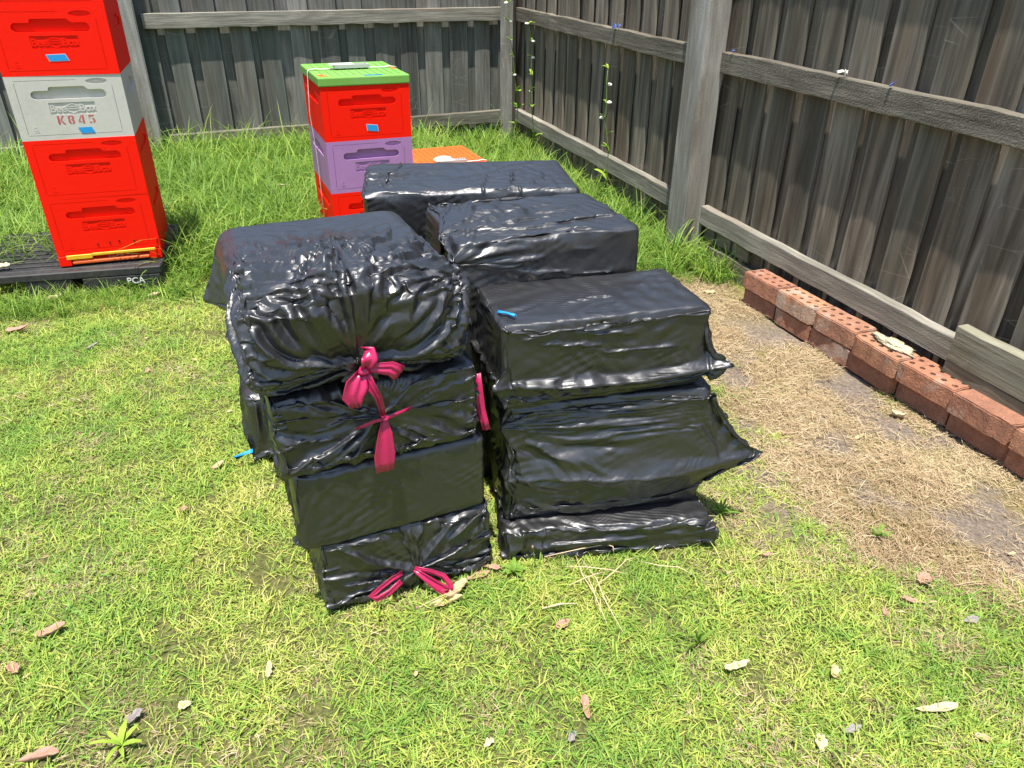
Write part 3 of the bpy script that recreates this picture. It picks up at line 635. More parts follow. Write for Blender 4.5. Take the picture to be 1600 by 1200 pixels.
def film_bag(name, dims, fans=(), ears=(), seed=0, res=.0065, iso=.05, along=None, warp=None, iters=150, sag=.22, seam=None, rc=.010, top=None, puff=(), fine=True, sig=.23, fold=1.15):
    """a thin film relaxed over a box. dims = (w,d,h); local frame: x along the front, y to the back, z up, origin at the front left bottom corner.
    fans: (apex, radius, excess, pleats, pull)   gathers / tension folds running to apex
    ears: (point, radius, vector)                corners of loose film
    along: list of (centre, radius, direction, excess)  parallel folds along direction
    puff: (centre, radius, vector) bulges of air"""
    w, d, h = dims; N = [max(6, int(round(s / res))) for s in dims]
    u, q = cube_grid(*N); half = np.array(dims) / 2; cen = half.copy()
    r = rc; inner = half - r
    p = u * half; cl = np.clip(p, -inner, inner); dv = p - cl
    ln = np.linalg.norm(dv, axis=1, keepdims=True)
    # corner points of the lattice -> rounded box; face points have |dv| = r along one axis
    nrm = dv / np.maximum(ln, 1e-9); base = cl + nrm * r
    col_half = inner.copy()
    O = np.array([seed * 13.7, seed * 5.1, seed * 3.3])
    # inputs in local corner-origin coordinates -> centred
    L = lambda a: np.array(a, float) - cen
    base0 = base.copy()
    for c, R_, v in puff:
        dd = np.linalg.norm((base0 - L(c)), axis=1) / R_; base = base + np.exp(-dd ** 2 * 1.6)[:, None] * np.array(v, float)
    for c, R_, v in ears:
        dd = np.linalg.norm(base0 - L(c), axis=1) / R_; g = np.clip(1 - dd, 0, 1) ** 1.35; v = np.array(v, float); vh = v / np.linalg.norm(v)
        rel = base - L(c); per = rel - (rel @ vh)[:, None] * vh
        base = base + g[:, None] * v - per * np.array([.5, .30, .62]) * (g ** 1.5 * min(1, 8 * np.linalg.norm(v)))[:, None]
    if seam is not None:     # a raised welded edge running round the bag at height seam[0]
        z0, amp = seam[0] - cen[2], seam[1]
        side = (np.abs(nrm[:, 2]) < .6)
        zz = base0[:, 2] - z0 - .012 * np.sin(base0[:, 0] * 7 + seed)
        g = np.exp(-(np.abs(zz) / seam[2])) * side
        out = base0 * np.array([1, 1, 0]); out /= np.maximum(np.linalg.norm(out, axis=1, keepdims=True), 1e-6)
        base = base + nrm * (g * amp)[:, None]
    # edges
    E_ = np.concatenate([q[:, [0, 1]], q[:, [1, 2]], q[:, [2, 3]], q[:, [3, 0]], q[:, [0, 2]], q[:, [1, 3]]]); diag = np.concatenate([np.zeros(len(q) * 4, bool), np.ones(len(q) * 2, bool)])
    E_ = np.sort(E_, axis=1); key = E_[:, 0].astype(np.int64) * len(base) + E_[:, 1]; _, ui = np.unique(key, return_index=True); E_ = E_[ui]; diag = diag[ui]
    i, j = E_[:, 0], E_[:, 1]; vec = base[j] - base[i]; L0 = np.linalg.norm(vec, axis=1); tdir = vec / np.maximum(L0[:, None], 1e-9); mid = (base[i] + base[j]) / 2; mn = nrm[i] + nrm[j]; mn /= np.maximum(np.linalg.norm(mn, axis=1, keepdims=True), 1e-6)
    ex = iso * np.clip(.9 + 1.6 * pn(mid * 7 + O), .12, 2.2)
    x = base.copy(); amp0 = .0012 * pn(base * 24 + O) + .0010 * pn(base * 55 + O)
    for (c, R_, e, pl, pull) in fans:
        c = L(c); D = mid - c; rr = np.linalg.norm(D, axis=1); dr_ = D / np.maximum(rr[:, None], 1e-6)
        pp = np.cross(mn, dr_); pp /= np.maximum(np.linalg.norm(pp, axis=1, keepdims=True), 1e-6)
        g = np.clip(1 - rr / R_, 0, 1) ** .8 * (.65 + .7 * np.clip(pn(mid * 5 + O + 4), -.5, .8))
        ex = ex + e * g * (tdir * pp).sum(1) ** 2 - .25 * iso * g
        D = base - c; rr = np.linalg.norm(D, axis=1); 
        n0 = np.array(nrm[np.argmin(rr)]); 
        if abs(n0[2]) < .7: a1 = np.cross([0, 0, 1.], n0)
        else: a1 = np.cross([0, 1., 0], n0)
        a1 /= np.linalg.norm(a1); a2 = np.cross(n0, a1)
        th = np.arctan2(D @ a2, D @ a1)
        lin = pn(np.stack([np.cos(th) * pl * .45, np.sin(th) * pl * .45, rr * 5 + seed], -1)) + .6 * pn(np.stack([np.cos(th) * pl, np.sin(th) * pl, rr * 9 + seed], -1))
        g = np.clip(1 - rr / R_, 0, 1) ** .7 * np.clip(rr / .035, 0, 1)
        ph_ = th * pl * .42 + 1.3 * pn(np.stack([np.cos(th) * 1.6, np.sin(th) * 1.6, rr * 5 + seed], -1)); tr_ = 1 - np.abs((ph_ % 1) - .5) * 4
        amp0 = amp0 * (1 - .7 * np.clip(1 - rr / R_, 0, 1)) + .013 * (e / .25) ** .6 * (.6 * tr_ + .5 * lin) * g
    if along is not None:
        for (c, R_, dirn, e) in along:
            dn = np.array(dirn, float); dn /= np.linalg.norm(dn); c = L(c)
            rr = np.linalg.norm(mid - c, axis=1); g = np.clip(1.3 * (1 - rr / R_), 0, 1)
            pp = np.cross(mn, dn); pp /= np.maximum(np.linalg.norm(pp, axis=1, keepdims=True), 1e-6)
            ex = ex + e * g * (tdir * pp).sum(1) ** 2
            rr = np.linalg.norm(base - c, axis=1); g = np.clip(1.3 * (1 - rr / R_), 0, 1)
            pa = base - (base @ dn)[:, None] * dn
            amp0 = amp0 + .012 * e / .1 * g * pn(pa * 38 + (base @ dn)[:, None] * dn * 5 + O)
    x = base + nrm * (.004 + amp0)[:, None]
    rest = L0 * (1 + ex)
    pins = []
    for (c, R_, e, pl, pull) in fans:
        if pull is None: continue
        c = L(c); rr = np.linalg.norm(base - c, axis=1); rp = .03; k = np.where(rr < rp)[0]
        tgt = c + np.array(pull, float) + (base[k] - c) * .28
        pins.append((k, tgt))
    n = len(x); cnt = np.bincount(i, minlength=n) + np.bincount(j, minlength=n); cnt = cnt.astype(float)[:, None]
    ii = np.concatenate([i, j]); 
    def scatter(a): return np.stack([np.bincount(ii, np.concatenate([a[:, k], -a[:, k]]), n) for k in range(3)], -1)
    v_prev = np.zeros_like(x)
    for it in range(iters):
        x_old = x.copy(); x = x + v_prev * .72
        x = x - nrm * (.00030 * sag)
        for _ in range(2):
            dvec = x[j] - x[i]; l = np.linalg.norm(dvec, axis=1); s = (l - rest) / np.maximum(l, 1e-9); s = np.where(s < 0, s * .9, s)
            x = x + scatter(dvec * (s * .5)[:, None]) / cnt * 1.9
        # smoothing: bending stiffness
        if it % 2 == 0:
            dvec = x[j] - x[i]; lap = scatter(dvec) / cnt; x = x + lap * (.12 if it < iters * .6 else .05)
        # inside box keeps the film out
        qd = x; cl = np.clip(qd, -col_half, col_half); dd = qd - cl; ln = np.linalg.norm(dd, axis=1)
        ins = ln < r
        if ins.any():
            ok = ins & (ln > 1e-6); x[ok] = cl[ok] + dd[ok] / ln[ok][:, None] * r
            bad = ins & (ln <= 1e-6); x[bad] = base[bad]
        # never far from the base
        off = x - base; lo = np.linalg.norm(off, axis=1); far = lo > .045; x[far] = base[far] + off[far] / lo[far][:, None] * .045
        for k, tgt in pins: x[k] = x[k] * .5 + tgt * .5
        x[:, 2] = np.maximum(x[:, 2], -half[2] - .001)
        if top is not None: x[:, 2] = np.minimum(x[:, 2], half[2] + top)
        v_prev = x - x_old
    # refine: split every quad, then crease the film finely along the same tension lines
    if fine:
        x = facet(x, q, sig, 10, 12)
        nv = len(x); qe = np.concatenate([q[:, [0, 1]], q[:, [1, 2]], q[:, [2, 3]], q[:, [3, 0]]]); qs = np.sort(qe, axis=1)
        key = qs[:, 0].astype(np.int64) * nv + qs[:, 1]; uk, fi, inv = np.unique(key, return_index=True, return_inverse=True); inv = inv.ravel(); ue = qs[fi]; m_ = len(q)
        def up_(a): return np.concatenate([a, (a[ue[:, 0]] + a[ue[:, 1]]) / 2, a[q].mean(1)])
        x, base, nrm = up_(x), up_(base), up_(nrm)
        e_ = [nv + inv[k * m_:(k + 1) * m_] for k in range(4)]; cc = nv + len(ue) + np.arange(m_)
        q = np.concatenate([np.stack([q[:, 0], e_[0], cc, e_[3]], -1), np.stack([e_[0], q[:, 1], e_[1], cc], -1), np.stack([cc, e_[1], q[:, 2], e_[2]], -1), np.stack([e_[3], cc, e_[2], q[:, 3]], -1)])
        # normals of the relaxed film
        fnn = np.cross(x[q[:, 2]] - x[q[:, 0]], x[q[:, 3]] - x[q[:, 1]]); vn = np.stack([sum(np.bincount(q[:, c_], fnn[:, k], len(x)) for c_ in range(4)) for k in range(3)], -1); vn /= np.maximum(np.linalg.norm(vn, axis=1, keepdims=True), 1e-12)
        lap = np.zeros_like(x); ct = np.zeros(len(x))
        for a_, b_ in ((0, 1), (1, 2), (2, 3), (3, 0)):
            for k in range(3): lap[:, k] += np.bincount(q[:, a_], x[q[:, b_], k], len(x)) + np.bincount(q[:, b_], x[q[:, a_], k], len(x))
            ct += np.bincount(q[:, a_], minlength=len(x)) + np.bincount(q[:, b_], minlength=len(x))
        def tri(p_, sk=.5):
            f_ = p_ % 1; return np.where(f_ < sk, f_ / sk, (1 - f_) / (1 - sk)) * 2 - 1
        wob = base + .010 * np.stack([pn(base * 6 + O + 5), pn(base * 6 + O + 15), pn(base * 6 + O + 25)], -1)
        D_ = np.zeros(len(x)); cov = np.zeros(len(x))
        m1 = np.clip(.25 + 1.7 * pn(base * 7 + O + 40), 0, 1); m2 = np.clip(.15 + 1.9 * pn(base * 10 + O + 50), 0, 1)
        for (c, R_, e, pl, pull) in fans:
            c = L(c); D = base - c; rr = np.linalg.norm(D, axis=1); n0 = np.array(nrm[np.argmin(np.linalg.norm(base - c, axis=1))]); a1 = np.cross([0, 0, 1.] if abs(n0[2]) < .7 else [0, 1., 0], n0); a1 /= np.linalg.norm(a1); a2 = np.cross(n0, a1)
            th = np.arctan2(D @ a2, D @ a1); g = np.clip(1 - rr / R_, 0, 1) ** .55; cs = np.stack([np.cos(th) * 2.2, np.sin(th) * 2.2, rr * 6 + seed], -1)
            lv = tri(th * round(pl * .85) / 2 / math.pi * 2 + .9 * pn(cs), .35) * (.25 + m1) + .55 * tri(th * round(pl * 1.7) / math.pi + 1.2 * pn(cs * 1.7), .6) * m2
            D_ += lv * g * np.clip(rr / .08, .1, 1.15) * .0027 * min(2.1, (e / .3) ** .75); cov = np.maximum(cov, g)
        for (c, R_, dirn, e) in (along or []):
            dn = np.array(dirn, float); dn /= np.linalg.norm(dn); c = L(c); rr = np.linalg.norm(base - c, axis=1); g = np.clip(1.4 * (1 - rr / R_), 0, 1)
            al = (wob @ dn)[:, None] * dn; pa = wob - al; s1 = pa @ np.array([1., .83, .91])
            D_ += (tri(s1 * 38 + 1.4 * pn(wob * 5 + O), .35) * m1 + .5 * tri(s1 * 62 + 2.6 * pn(wob * 11 + O), .6) * m2) * g * .0020 * min(1.4, (e / .15) ** .7); cov = np.maximum(cov, g * .7)
        # straight crumple creases in several directions, each only in patches
        k0 = .0004 + .034 * min(iso, .08)
        for q_, (dv_, fr) in enumerate([((1, .3, .5), 21), ((-.4, 1, .8), 25), ((.6, -.7, 1), 33), ((.2, .9, -1), 41)]):
            dv_ = np.array(dv_) / np.linalg.norm(dv_); mk = np.clip(2.6 * pn(base * 6.5 + O + 80 + 7 * q_) - .10, 0, 1)
            D_ += tri(wob @ dv_ * fr + .9 * pn(base * 4 + O + q_), .4) * mk * k0 * (30 / fr) ** .7 * (1 - .6 * cov)
        if seam is not None:
            zz = base[:, 2] - (seam[0] - cen[2]) - .012 * np.sin(base[:, 0] * 7 + seed) - .004 * pn(base * 14 + O)
            D_ += np.exp(-(zz / .0035) ** 2) * (np.abs(nrm[:, 2]) < .5) * .0055 * (.7 + .6 * pn(base * 30 + O))
        x = x + vn * (D_ * fold)[:, None]
        x = facet(x, q, .22, 4, 5)
        x[:, 2] = np.maximum(x[:, 2], -half[2] - .001)
    x = x + cen
    if warp is not None: x = warp(x)
    me = fast_mesh(name, x, q); return me
# ------------------------------------------------------------------ the bags, placed
YL = rad(23.7)
def bag(loc, yaw, label, **k):
    e = empty('rubbish_bag', loc, yaw, label, 'rubbish bag', 'full black rubbish bags stacked on the lawn')
    me = film_bag('bag_film', **k); ob('bag_film', me, M_BAG, e); return e
def ribbon(parent, name, pts, w, nrm=(0, -1, 0), crease=.0022, prof=None, seed=0):
    return ob(name, strip_me(name, pts, w, nrm, .0006, prof, crease, seed), M_PINK, parent)
mid_fat = lambda f: .35 + .75 * math.sin(math.pi * min(1, max(0, f * .9 + .06))) ** .8
def frill(parent, c, seed, r0=.016, r1=.03, n=40, out=.012):
    """gathered plastic sticking out round the knot"""
    rr = random.Random(seed); V = []; F = []
    for i in range(n + 1):
        a = 2 * math.pi * i / n
        for j, (r_, y) in enumerate([(.006, 0), (r0, -out * .5), (r1, -out)]):
            k_ = 1 + (.35 if j else .1) * rr.uniform(-1, 1); V.append((c[0] + math.cos(a) * r_ * k_ * 1.1, c[1] + y * rr.uniform(.5, 1.5), c[2] + math.sin(a) * r_ * k_))
    for i in range(n):
        for j in range(2): q = i * 3 + j; F.append((q, q + 1, q + 4, q + 3))
    me = mesh_np('gathered_neck', V, F, True); bm = bmesh.new(); bm.from_mesh(me); bmesh.ops.solidify(bm, geom=list(bm.faces), thickness=.0005); bm.to_mesh(me); bm.free()
    return ob('gathered_neck', me, M_BAG, parent)

# left stack, bottom to top (local x along the front, y to the back)
L1 = bag((-.388, 1.133, 0), YL, 'lowest black bag of the left stack with two pink loops in front', dims=(.375, .45, .185), seed=11, iso=.035, rc=.016,
         fans=[((.20, 0, .065), .30, .65, 11, (0, -.012, 0)), ((0, 0, 0), .20, .22, 13, None)], along=[((.30, 0, .13), .22, (1, 0, .8), .22), ((.02, .1, .09), .3, (0, .3, 1), .05)], ears=[((0, 0, 0), .10, (-.01, -.018, 0)), ((.375, 0, .185), .09, (.008, -.008, .01))], top=.006)
ribbon(L1, 'drawstring', [(.165, -.014, .069), (.140, -.024, .071), (.112, -.030, .060), (.090, -.032, .046), (.100, -.036, .038), (.130, -.036, .048), (.158, -.028, .060)], .015, seed=1, crease=.0012)
ribbon(L1, 'drawstring', [(.192, -.014, .070), (.212, -.030, .052), (.236, -.040, .026), (.256, -.050, .006)], .021, seed=2, prof=lambda f: .5 + .9 * f, crease=.0015)
ribbon(L1, 'drawstring', [(.192, -.014, .072), (.224, -.028, .064), (.250, -.036, .048), (.262, -.046, .026), (.260, -.052, .006)], .013, seed=3, crease=.0012)
L2 = bag((-.412, 1.118, .183), YL, 'smooth tightly stretched black bag, second from the ground in the left stack', dims=(.392, .46, .185), seed=12, iso=.008, rc=.016,
         fans=[((.0, 0, .02), .20, .16, 12, None), ((0, .0, .185), .16, .08, 12, None), ((.392, 0, .05), .12, .16, 13, None)], along=[((0, .1, .08), .25, (0, .25, 1), .12)], ears=[((0, 0, .02), .08, (-.025, 0, .0))], top=.004)
L3 = bag((-.425, 1.108, .368), YL, 'black bag second from the top of the left stack, tied with a hanging pink bow', dims=(.392, .46, .175), res=.0055, seed=13, iso=.03, rc=.018,
         fans=[((.195, 0, .105), .36, .55, 11, (0, -.004, 0)), ((.39, 0, .17), .2, .2, 12, None)], along=[((.08, 0, .04), .2, (1, 0, .35), .16), ((.33, 0, .03), .16, (1, 0, -.2), .16), ((0, .15, .09), .3, (0, .3, 1), .10)],
         puff=[((.28, 0, .03), .10, (0, -.012, 0)), ((.12, 0, .02), .10, (0, -.010, 0))], top=.004)
kx, kz = .195, .114
ribbon(L3, 'drawstring', [(kx, -.030, kz), (kx - .003, -.036, kz - .03), (kx - .008, -.040, kz - .075), (kx - .010, -.040, kz - .112)], .044, seed=4, prof=lambda f: .22 + 1.0 * f ** .8 if f < .85 else 1.1 - 2.0 * (f - .85), crease=.0022)
ribbon(L3, 'drawstring', [(kx - .050, -.012, kz - .022), (kx - .02, -.024, kz - .006), (kx, -.032, kz + .001), (kx + .024, -.026, kz + .001), (kx + .055, -.010, kz - .002)], .0075, seed=5, crease=.001)
ob('knot', lump_me(61, .008, .007, .007, 2, .25), M_PINK, L3, (kx, -.032, kz))
L4 = bag((-.452, 1.100, .543), YL, 'big puffed top bag of the left stack pleated towards its pink knot', dims=(.412, .480, .180), seed=14, iso=.010, rc=.045, sag=.12, sig=.25,
         res=.0048, fans=[((.192, 0, .055), .40, .80, 12, (0, -.022, 0)), ((.0, .25, .12), .25, .05, 8, None)],
         along=[((0, .2, .06), .3, (.1, .25, 1), .08), ((.34, .2, .165), .22, (.5, 1, 0), .07)], puff=[((.2, .12, .165), .24, (0, -.015, .058)), ((.07, 0, .08), .14, (-.020, -.040, .0)), ((.33, 0, .08), .14, (.006, -.040, .0)), ((.2, .0, .14), .15, (0, -.038, .018))],
         ears=[((0, .44, .06), .14, (-.060, .0, -.03)), ((0, .24, .0), .13, (-.045, .0, -.045))])
kx, kz, ky = .190, .052, -.044
frill(L4, (kx + .002, ky + .012, kz), 5)
ribbon(L4, 'drawstring', [(kx, ky - .004, kz + .002), (kx + .006, ky - .014, kz + .016), (kx + .011, ky - .016, kz + .028), (kx + .010, ky - .006, kz + .036), (kx + .006, ky + .006, kz + .034)], .026, seed=6, prof=lambda f: .4 + .8 * math.sin(2.6 * f), crease=.002)
ribbon(L4, 'drawstring', [(kx, ky, kz), (kx + .020, ky - .012, kz + .006), (kx + .045, ky - .018, kz + .003), (kx + .062, ky - .016, kz - .012)], .026, seed=7, prof=lambda f: .35 + .95 * f ** .7, crease=.002)
ribbon(L4, 'drawstring', [(kx - .002, ky - .002, kz), (kx - .014, ky - .014, kz - .018), (kx - .024, ky - .018, kz - .040), (kx - .020, ky - .016, kz - .062)], .036, seed=8, prof=lambda f: .4 + .9 * math.sin(3.0 * f ** .8), crease=.0022)
ribbon(L4, 'drawstring', [(kx + .002, ky - .004, kz - .004), (kx + .010, ky - .012, kz - .028), (kx + .022, ky - .008, kz - .058), (kx + .030, ky + .004, kz - .104)], .019, seed=9, prof=lambda f: 1.0 - .45 * f, crease=.002)
ob('knot', lump_me(62, .011, .009, .010, 2, .3), M_PINK, L4, (kx, ky - .004, kz))

# right stack in front
bag((-.015, 1.302, 0), rad(6.5), 'flat crumpled black bag squashed at the bottom of the right stack', dims=(.480, .31, .088), seed=21, iso=.11, rc=.014, sag=.1,
    along=[((.25, 0, .05), .35, (1, 0, .08), .22), ((.03, 0, .04), .12, (0, 0, 1), .2)], ears=[((.48, 0, .04), .10, (.035, -.02, .0)), ((0, 0, .0), .08, (0, -.01, 0))], top=.002)
bag((-.014, 1.338, .086), rad(10.5), 'black bag with a long pointed corner of film sticking out to the right', dims=(.468, .30, .318), seed=22, iso=.006, rc=.014,
    res=.0055, fans=[((-.0, 0, .262), .55, .24, 14, (-.01, 0, 0)), ((.468, 0, .30), .24, .16, 16, None), ((0, 0, .10), .16, .30, 12, None), ((.50, 0, .13), .2, .10, 12, None)],
    seam=(.118, .020, .030), ears=[((.468, -.0, .125), .24, (.155, -.015, .015)), ((.468, 0, .0), .10, (-.03, .02, .02))],
    along=[((.12, 0, .06), .2, (1, 0, .1), .05)], puff=[((.24, 0, .118), .36, (0, -.048, 0))], top=.002)
bag((-.024, 1.312, .405), rad(15.5), 'black bag with blue tape under its film at the top of the front right stack', dims=(.455, .225, .192), seed=23, iso=.028, rc=.012,
    fans=[((.0, 0, .17), .40, .20, 15, None), ((.455, 0, .19), .16, .10, 12, None), ((0, 0, .02), .16, .26, 12, None)],
    seam=(.052, .026, .022), ears=[((.455, 0, .06), .17, (.052, -.020, .0))], along=[((.20, .05, .192), .24, (1, .12, 0), .09), ((.3, 0, .03), .16, (1, 0, .1), .06)], puff=[((.23, 0, .055), .30, (0, -.024, 0))])
# behind: middle row
bag((-.108, 1.60, 0), YL * .8, 'black bag hidden low behind the front right stack', dims=(.41, .24, .36), seed=31, iso=.03, fine=False, res=.012, rc=.02)
R4 = bag((-.118, 1.500, .345), rad(19.5), 'domed black bag behind the front right stack with folds fanning from its left corner', dims=(.435, .31, .350), seed=32, iso=.012, rc=.016,
    fans=[((.0, .0, .31), .50, .26, 11, (-.01, 0, 0)), ((.0, .10, .345), .34, .26, 9, (-.012, 0, -.01)), ((.425, 0, .345), .22, .16, 14, None)],
    along=[((.22, 0, .30), .3, (1, 0, .1), .10)], puff=[((.15, .20, .345), .20, (0, 0, .045))], ears=[((.0, .02, .33), .07, (-.03, 0, 0))])
bag((-.30, 2.05, 0), rad(8), 'black bag hidden at the bottom of the rear stack', dims=(.50, .28, .345), seed=33, iso=.03, fine=False, res=.013, rc=.02)
R5 = bag((-.385, 1.880, .345), rad(8), 'rearmost black bag with a smooth flat top in front of the low orange hive', dims=(.570, .33, .352), seed=34, iso=.012, rc=.020, res=.0075,
    fans=[((.02, .0, .335), .55, .16, 15, None), ((0, .16, .31), .20, .30, 12, None), ((.535, .02, .345), .25, .12, 14, None)], along=[((.40, .06, .345), .2, (.2, 1, 0), .14), ((.0, .2, .2), .3, (0, .1, 1), .16)], puff=[((.3, .33, .345), .3, (0, .04, .0))], top=.02)
LB = bag((-.705, 1.665, 0), rad(20), 'low black bag on the grass behind the left stack, blue scrap at its side', dims=(.37, .26, .215), seed=35, iso=.04, rc=.03, res=.008,
    along=[((0, .0, .1), .3, (0, .1, 1), .20), ((.1, 0, .1), .3, (.2, 0, 1), .22)], fans=[((.1, 0, .02), .2, .35, 12, None)])
# pink tape ends in the gap between the stacks
def loose(name, pts, w, mat, lab, cat, seed, nrm=(0, -1, 0), prof=None):
    o = ob(name, strip_me(name, pts, w, nrm, .0006, prof, .002, seed), mat); return tag(o, lab, cat)
loose('pink_ribbon', [(-.071, 1.300, .50), (-.066, 1.292, .46), (-.062, 1.290, .42), (-.052, 1.285, .375)], .017, M_PINK, 'pink ribbon end hanging in the gap between the two bag stacks', 'ribbon', 31)
# blue tape
bl = loose('blue_tape', [(-.030, 1.375, .603), (-.012, 1.362, .606), (.006, 1.348, .607)], .009, M_BLUE, 'small blue tape piece on top of the front right bag', 'tape', 32, (0, 0, 1))
loose('blue_scrap', [(-.700, 1.655, .055), (-.725, 1.648, .048), (-.750, 1.645, .040)], .014, M_BLUE, 'bright blue plastic scrap beside the low bag behind the left stack', 'plastic scrap', 33, (0, 0, 1), lambda f: 1.2 - f)
# ------------------------------------------------------------------ vegetation
def leafy(name, cols, posw=.5, trans=.35, rough=.55, scale=2.4):
    """blades: colour from a per-blade value and a slow change over the ground"""
    t = NT(name); c = t.coord('World'); a = t.attr('blade'); tip = t.attr('tip')
    n = t.noise(c, scale, 3, .55); n2 = t.noise(c, scale * 5, 3, .6)
    f = t.math('ADD', t.math('MULTIPLY', a, 1 - posw), t.math('MULTIPLY', t.math('ADD', t.math('MULTIPLY', t.math('SUBTRACT', n, .5), 2.0), t.math('MULTIPLY', n2, 1.0)), posw), clamp=True)
    col = t.ramp(f, cols)
    col = t.mix(t.math('MULTIPLY', t.math('POWER', tip, 2.0), .25), col, (.40, .42, .14))
    t.set(Base_Color=col, Roughness=rough, Specular_IOR_Level=.3)
    tr = t.node('ShaderNodeBsdfTranslucent'); t.l.new(col, tr.inputs[0]); mx = t.node('ShaderNodeMixShader'); mx.inputs[0].default_value = trans
    t.l.new(t.b.outputs[0], mx.inputs[1]); t.l.new(tr.outputs[0], mx.inputs[2]); t.l.new(mx.outputs[0], t.out.inputs[0]); return t.m
M_LAWN = leafy('lawn_green', [(.0, (.075, .19, .030)), (.30, (.18, .35, .05)), (.52, (.33, .47, .07)), (.72, (.54, .56, .12)), (.88, (.62, .55, .24)), (1., (.62, .50, .30))], .55)
M_LONG = leafy('long_green', [(.0, (.045, .13, .015)), (.35, (.12, .27, .03)), (.68, (.25, .41, .05)), (.90, (.42, .49, .10)), (1., (.56, .47, .22))], .35, .4)
M_STRAW = leafy('straw', [(.0, (.17, .10, .05)), (.25, (.31, .21, .12)), (.55, (.44, .32, .19)), (.85, (.60, .49, .32)), (1., (.46, .45, .22))], .3, .15, .7)

def tuft(name, n, R, lmin, lmax, w, lean0, lean1, bend, mat, seed, segs=3, flat=0.0):
    r = random.Random(seed); V = []; F = []; B = []; T = []
    for k in range(n):
        a = r.uniform(0, 6.283); rr = R * math.sqrt(r.random()); bx, by = rr * math.cos(a), rr * math.sin(a)
        az = r.uniform(0, 6.283); ln = r.uniform(lmin, lmax) * r.uniform(.7, 1.1); th = rad(r.uniform(lean0, lean1)); ww = w * r.uniform(.7, 1.3); bv = r.random()
        d = Vector((math.cos(az), math.sin(az), 0)); s = Vector((-d.y, d.x, 0)); tw = r.uniform(-.8, .8); p = Vector((bx, by, r.uniform(0, flat))); base = len(V); bd = bend * r.uniform(.4, 1.6) / segs
        for i in range(segs + 1):
            f = i / segs; hw = ww * (1 - f ** 2.2 * .95) / 2 * (.75 if i == 0 else 1)
            sv = (s * math.cos(tw) + Vector((0, 0, 1)) * math.sin(tw) * .8)
            if i < segs: V += [p - sv * hw, p + sv * hw]; B += [bv, bv]; T += [f, f]
            else: V.append(p.copy()); B.append(bv); T.append(1.0)
            dirv = d * math.sin(th) + Vector((0, 0, 1)) * math.cos(th); p = p + dirv * (ln / segs); th = min(th + bd, rad(97)) ; tw *= .8
            if p.z < .001: p.z = .001
        for i in range(segs):
            q = base + 2 * i
            if i < segs - 1: F.append((q, q + 1, q + 3, q + 2))
            else: F.append((q, q + 1, q + 2))
    me = mesh_np(name, V, F, True)
    for nm, arr in (('blade', B), ('tip', T)):
        at_ = me.attributes.new(nm, 'FLOAT', 'POINT'); at_.data.foreach_set('value', np.array(arr, np.float32))
    me.materials.append(mat); return me
def scatter_obj(name, P, rz, sc, tilt, protos, idx, kind='stuff'):
    """one object: every point carries a tuft of blades (geometry nodes)"""
    me = bpy.data.meshes.new(name); me.vertices.add(len(P)); me.vertices.foreach_set('co', np.asarray(P, np.float32).ravel())
    at_ = me.attributes.new('rot', 'FLOAT_VECTOR', 'POINT'); at_.data.foreach_set('vector', np.stack([tilt[:, 0], tilt[:, 1], rz], -1).astype(np.float32).ravel())
    at_ = me.attributes.new('scl', 'FLOAT', 'POINT'); at_.data.foreach_set('value', sc.astype(np.float32))
    at_ = me.attributes.new('idx', 'INT', 'POINT'); at_.data.foreach_set('value', idx.astype(np.int32))
    me.update()
    cl = bpy.data.collections.new(name + '_tufts')
    for i, p in enumerate(protos):
        o = bpy.data.objects.new('%s_%02d' % (name, i), p); cl.objects.link(o)
    ng = bpy.data.node_groups.new(name, 'GeometryNodeTree'); ng.interface.new_socket('Geometry', in_out='INPUT', socket_type='NodeSocketGeometry'); ng.interface.new_socket('Geometry', in_out='OUTPUT', socket_type='NodeSocketGeometry')
    N = ng.nodes; Lk = ng.links; gi_ = N.new('NodeGroupInput'); go = N.new('NodeGroupOutput'); ip = N.new('GeometryNodeInstanceOnPoints'); ci = N.new('GeometryNodeCollectionInfo')
    ci.inputs[0].default_value = cl; ci.inputs['Separate Children'].default_value = True; ci.inputs['Reset Children'].default_value = True; ip.inputs['Pick Instance'].default_value = True
    def na(nm, ty): n = N.new('GeometryNodeInputNamedAttribute'); n.data_type = ty; n.inputs[0].default_value = nm; return n.outputs[0]
    Lk.new(gi_.outputs[0], ip.inputs['Points']); Lk.new(ci.outputs[0], ip.inputs['Instance']); Lk.new(na('idx', 'INT'), ip.inputs['Instance Index'])
    e2 = N.new('FunctionNodeEulerToRotation'); Lk.new(na('rot', 'FLOAT_VECTOR'), e2.inputs[0]); Lk.new(e2.outputs[0], ip.inputs['Rotation']); Lk.new(na('scl', 'FLOAT'), ip.inputs['Scale']); Lk.new(ip.outputs[0], go.inputs[0])
    o = ob(name, me); md = o.modifiers.new('blades', 'NODES'); md.node_group = ng; tag(o, kind=kind); return o
def in_rect(x, y, o, yaw, w, d, m=0.0):
    c, s = math.cos(yaw), math.sin(yaw); u = (x - o[0]) * c + (y - o[1]) * s; v = -(x - o[0]) * s + (y - o[1]) * c
    return (u > -m) & (u < w + m) & (v > -m) & (v < d + m)
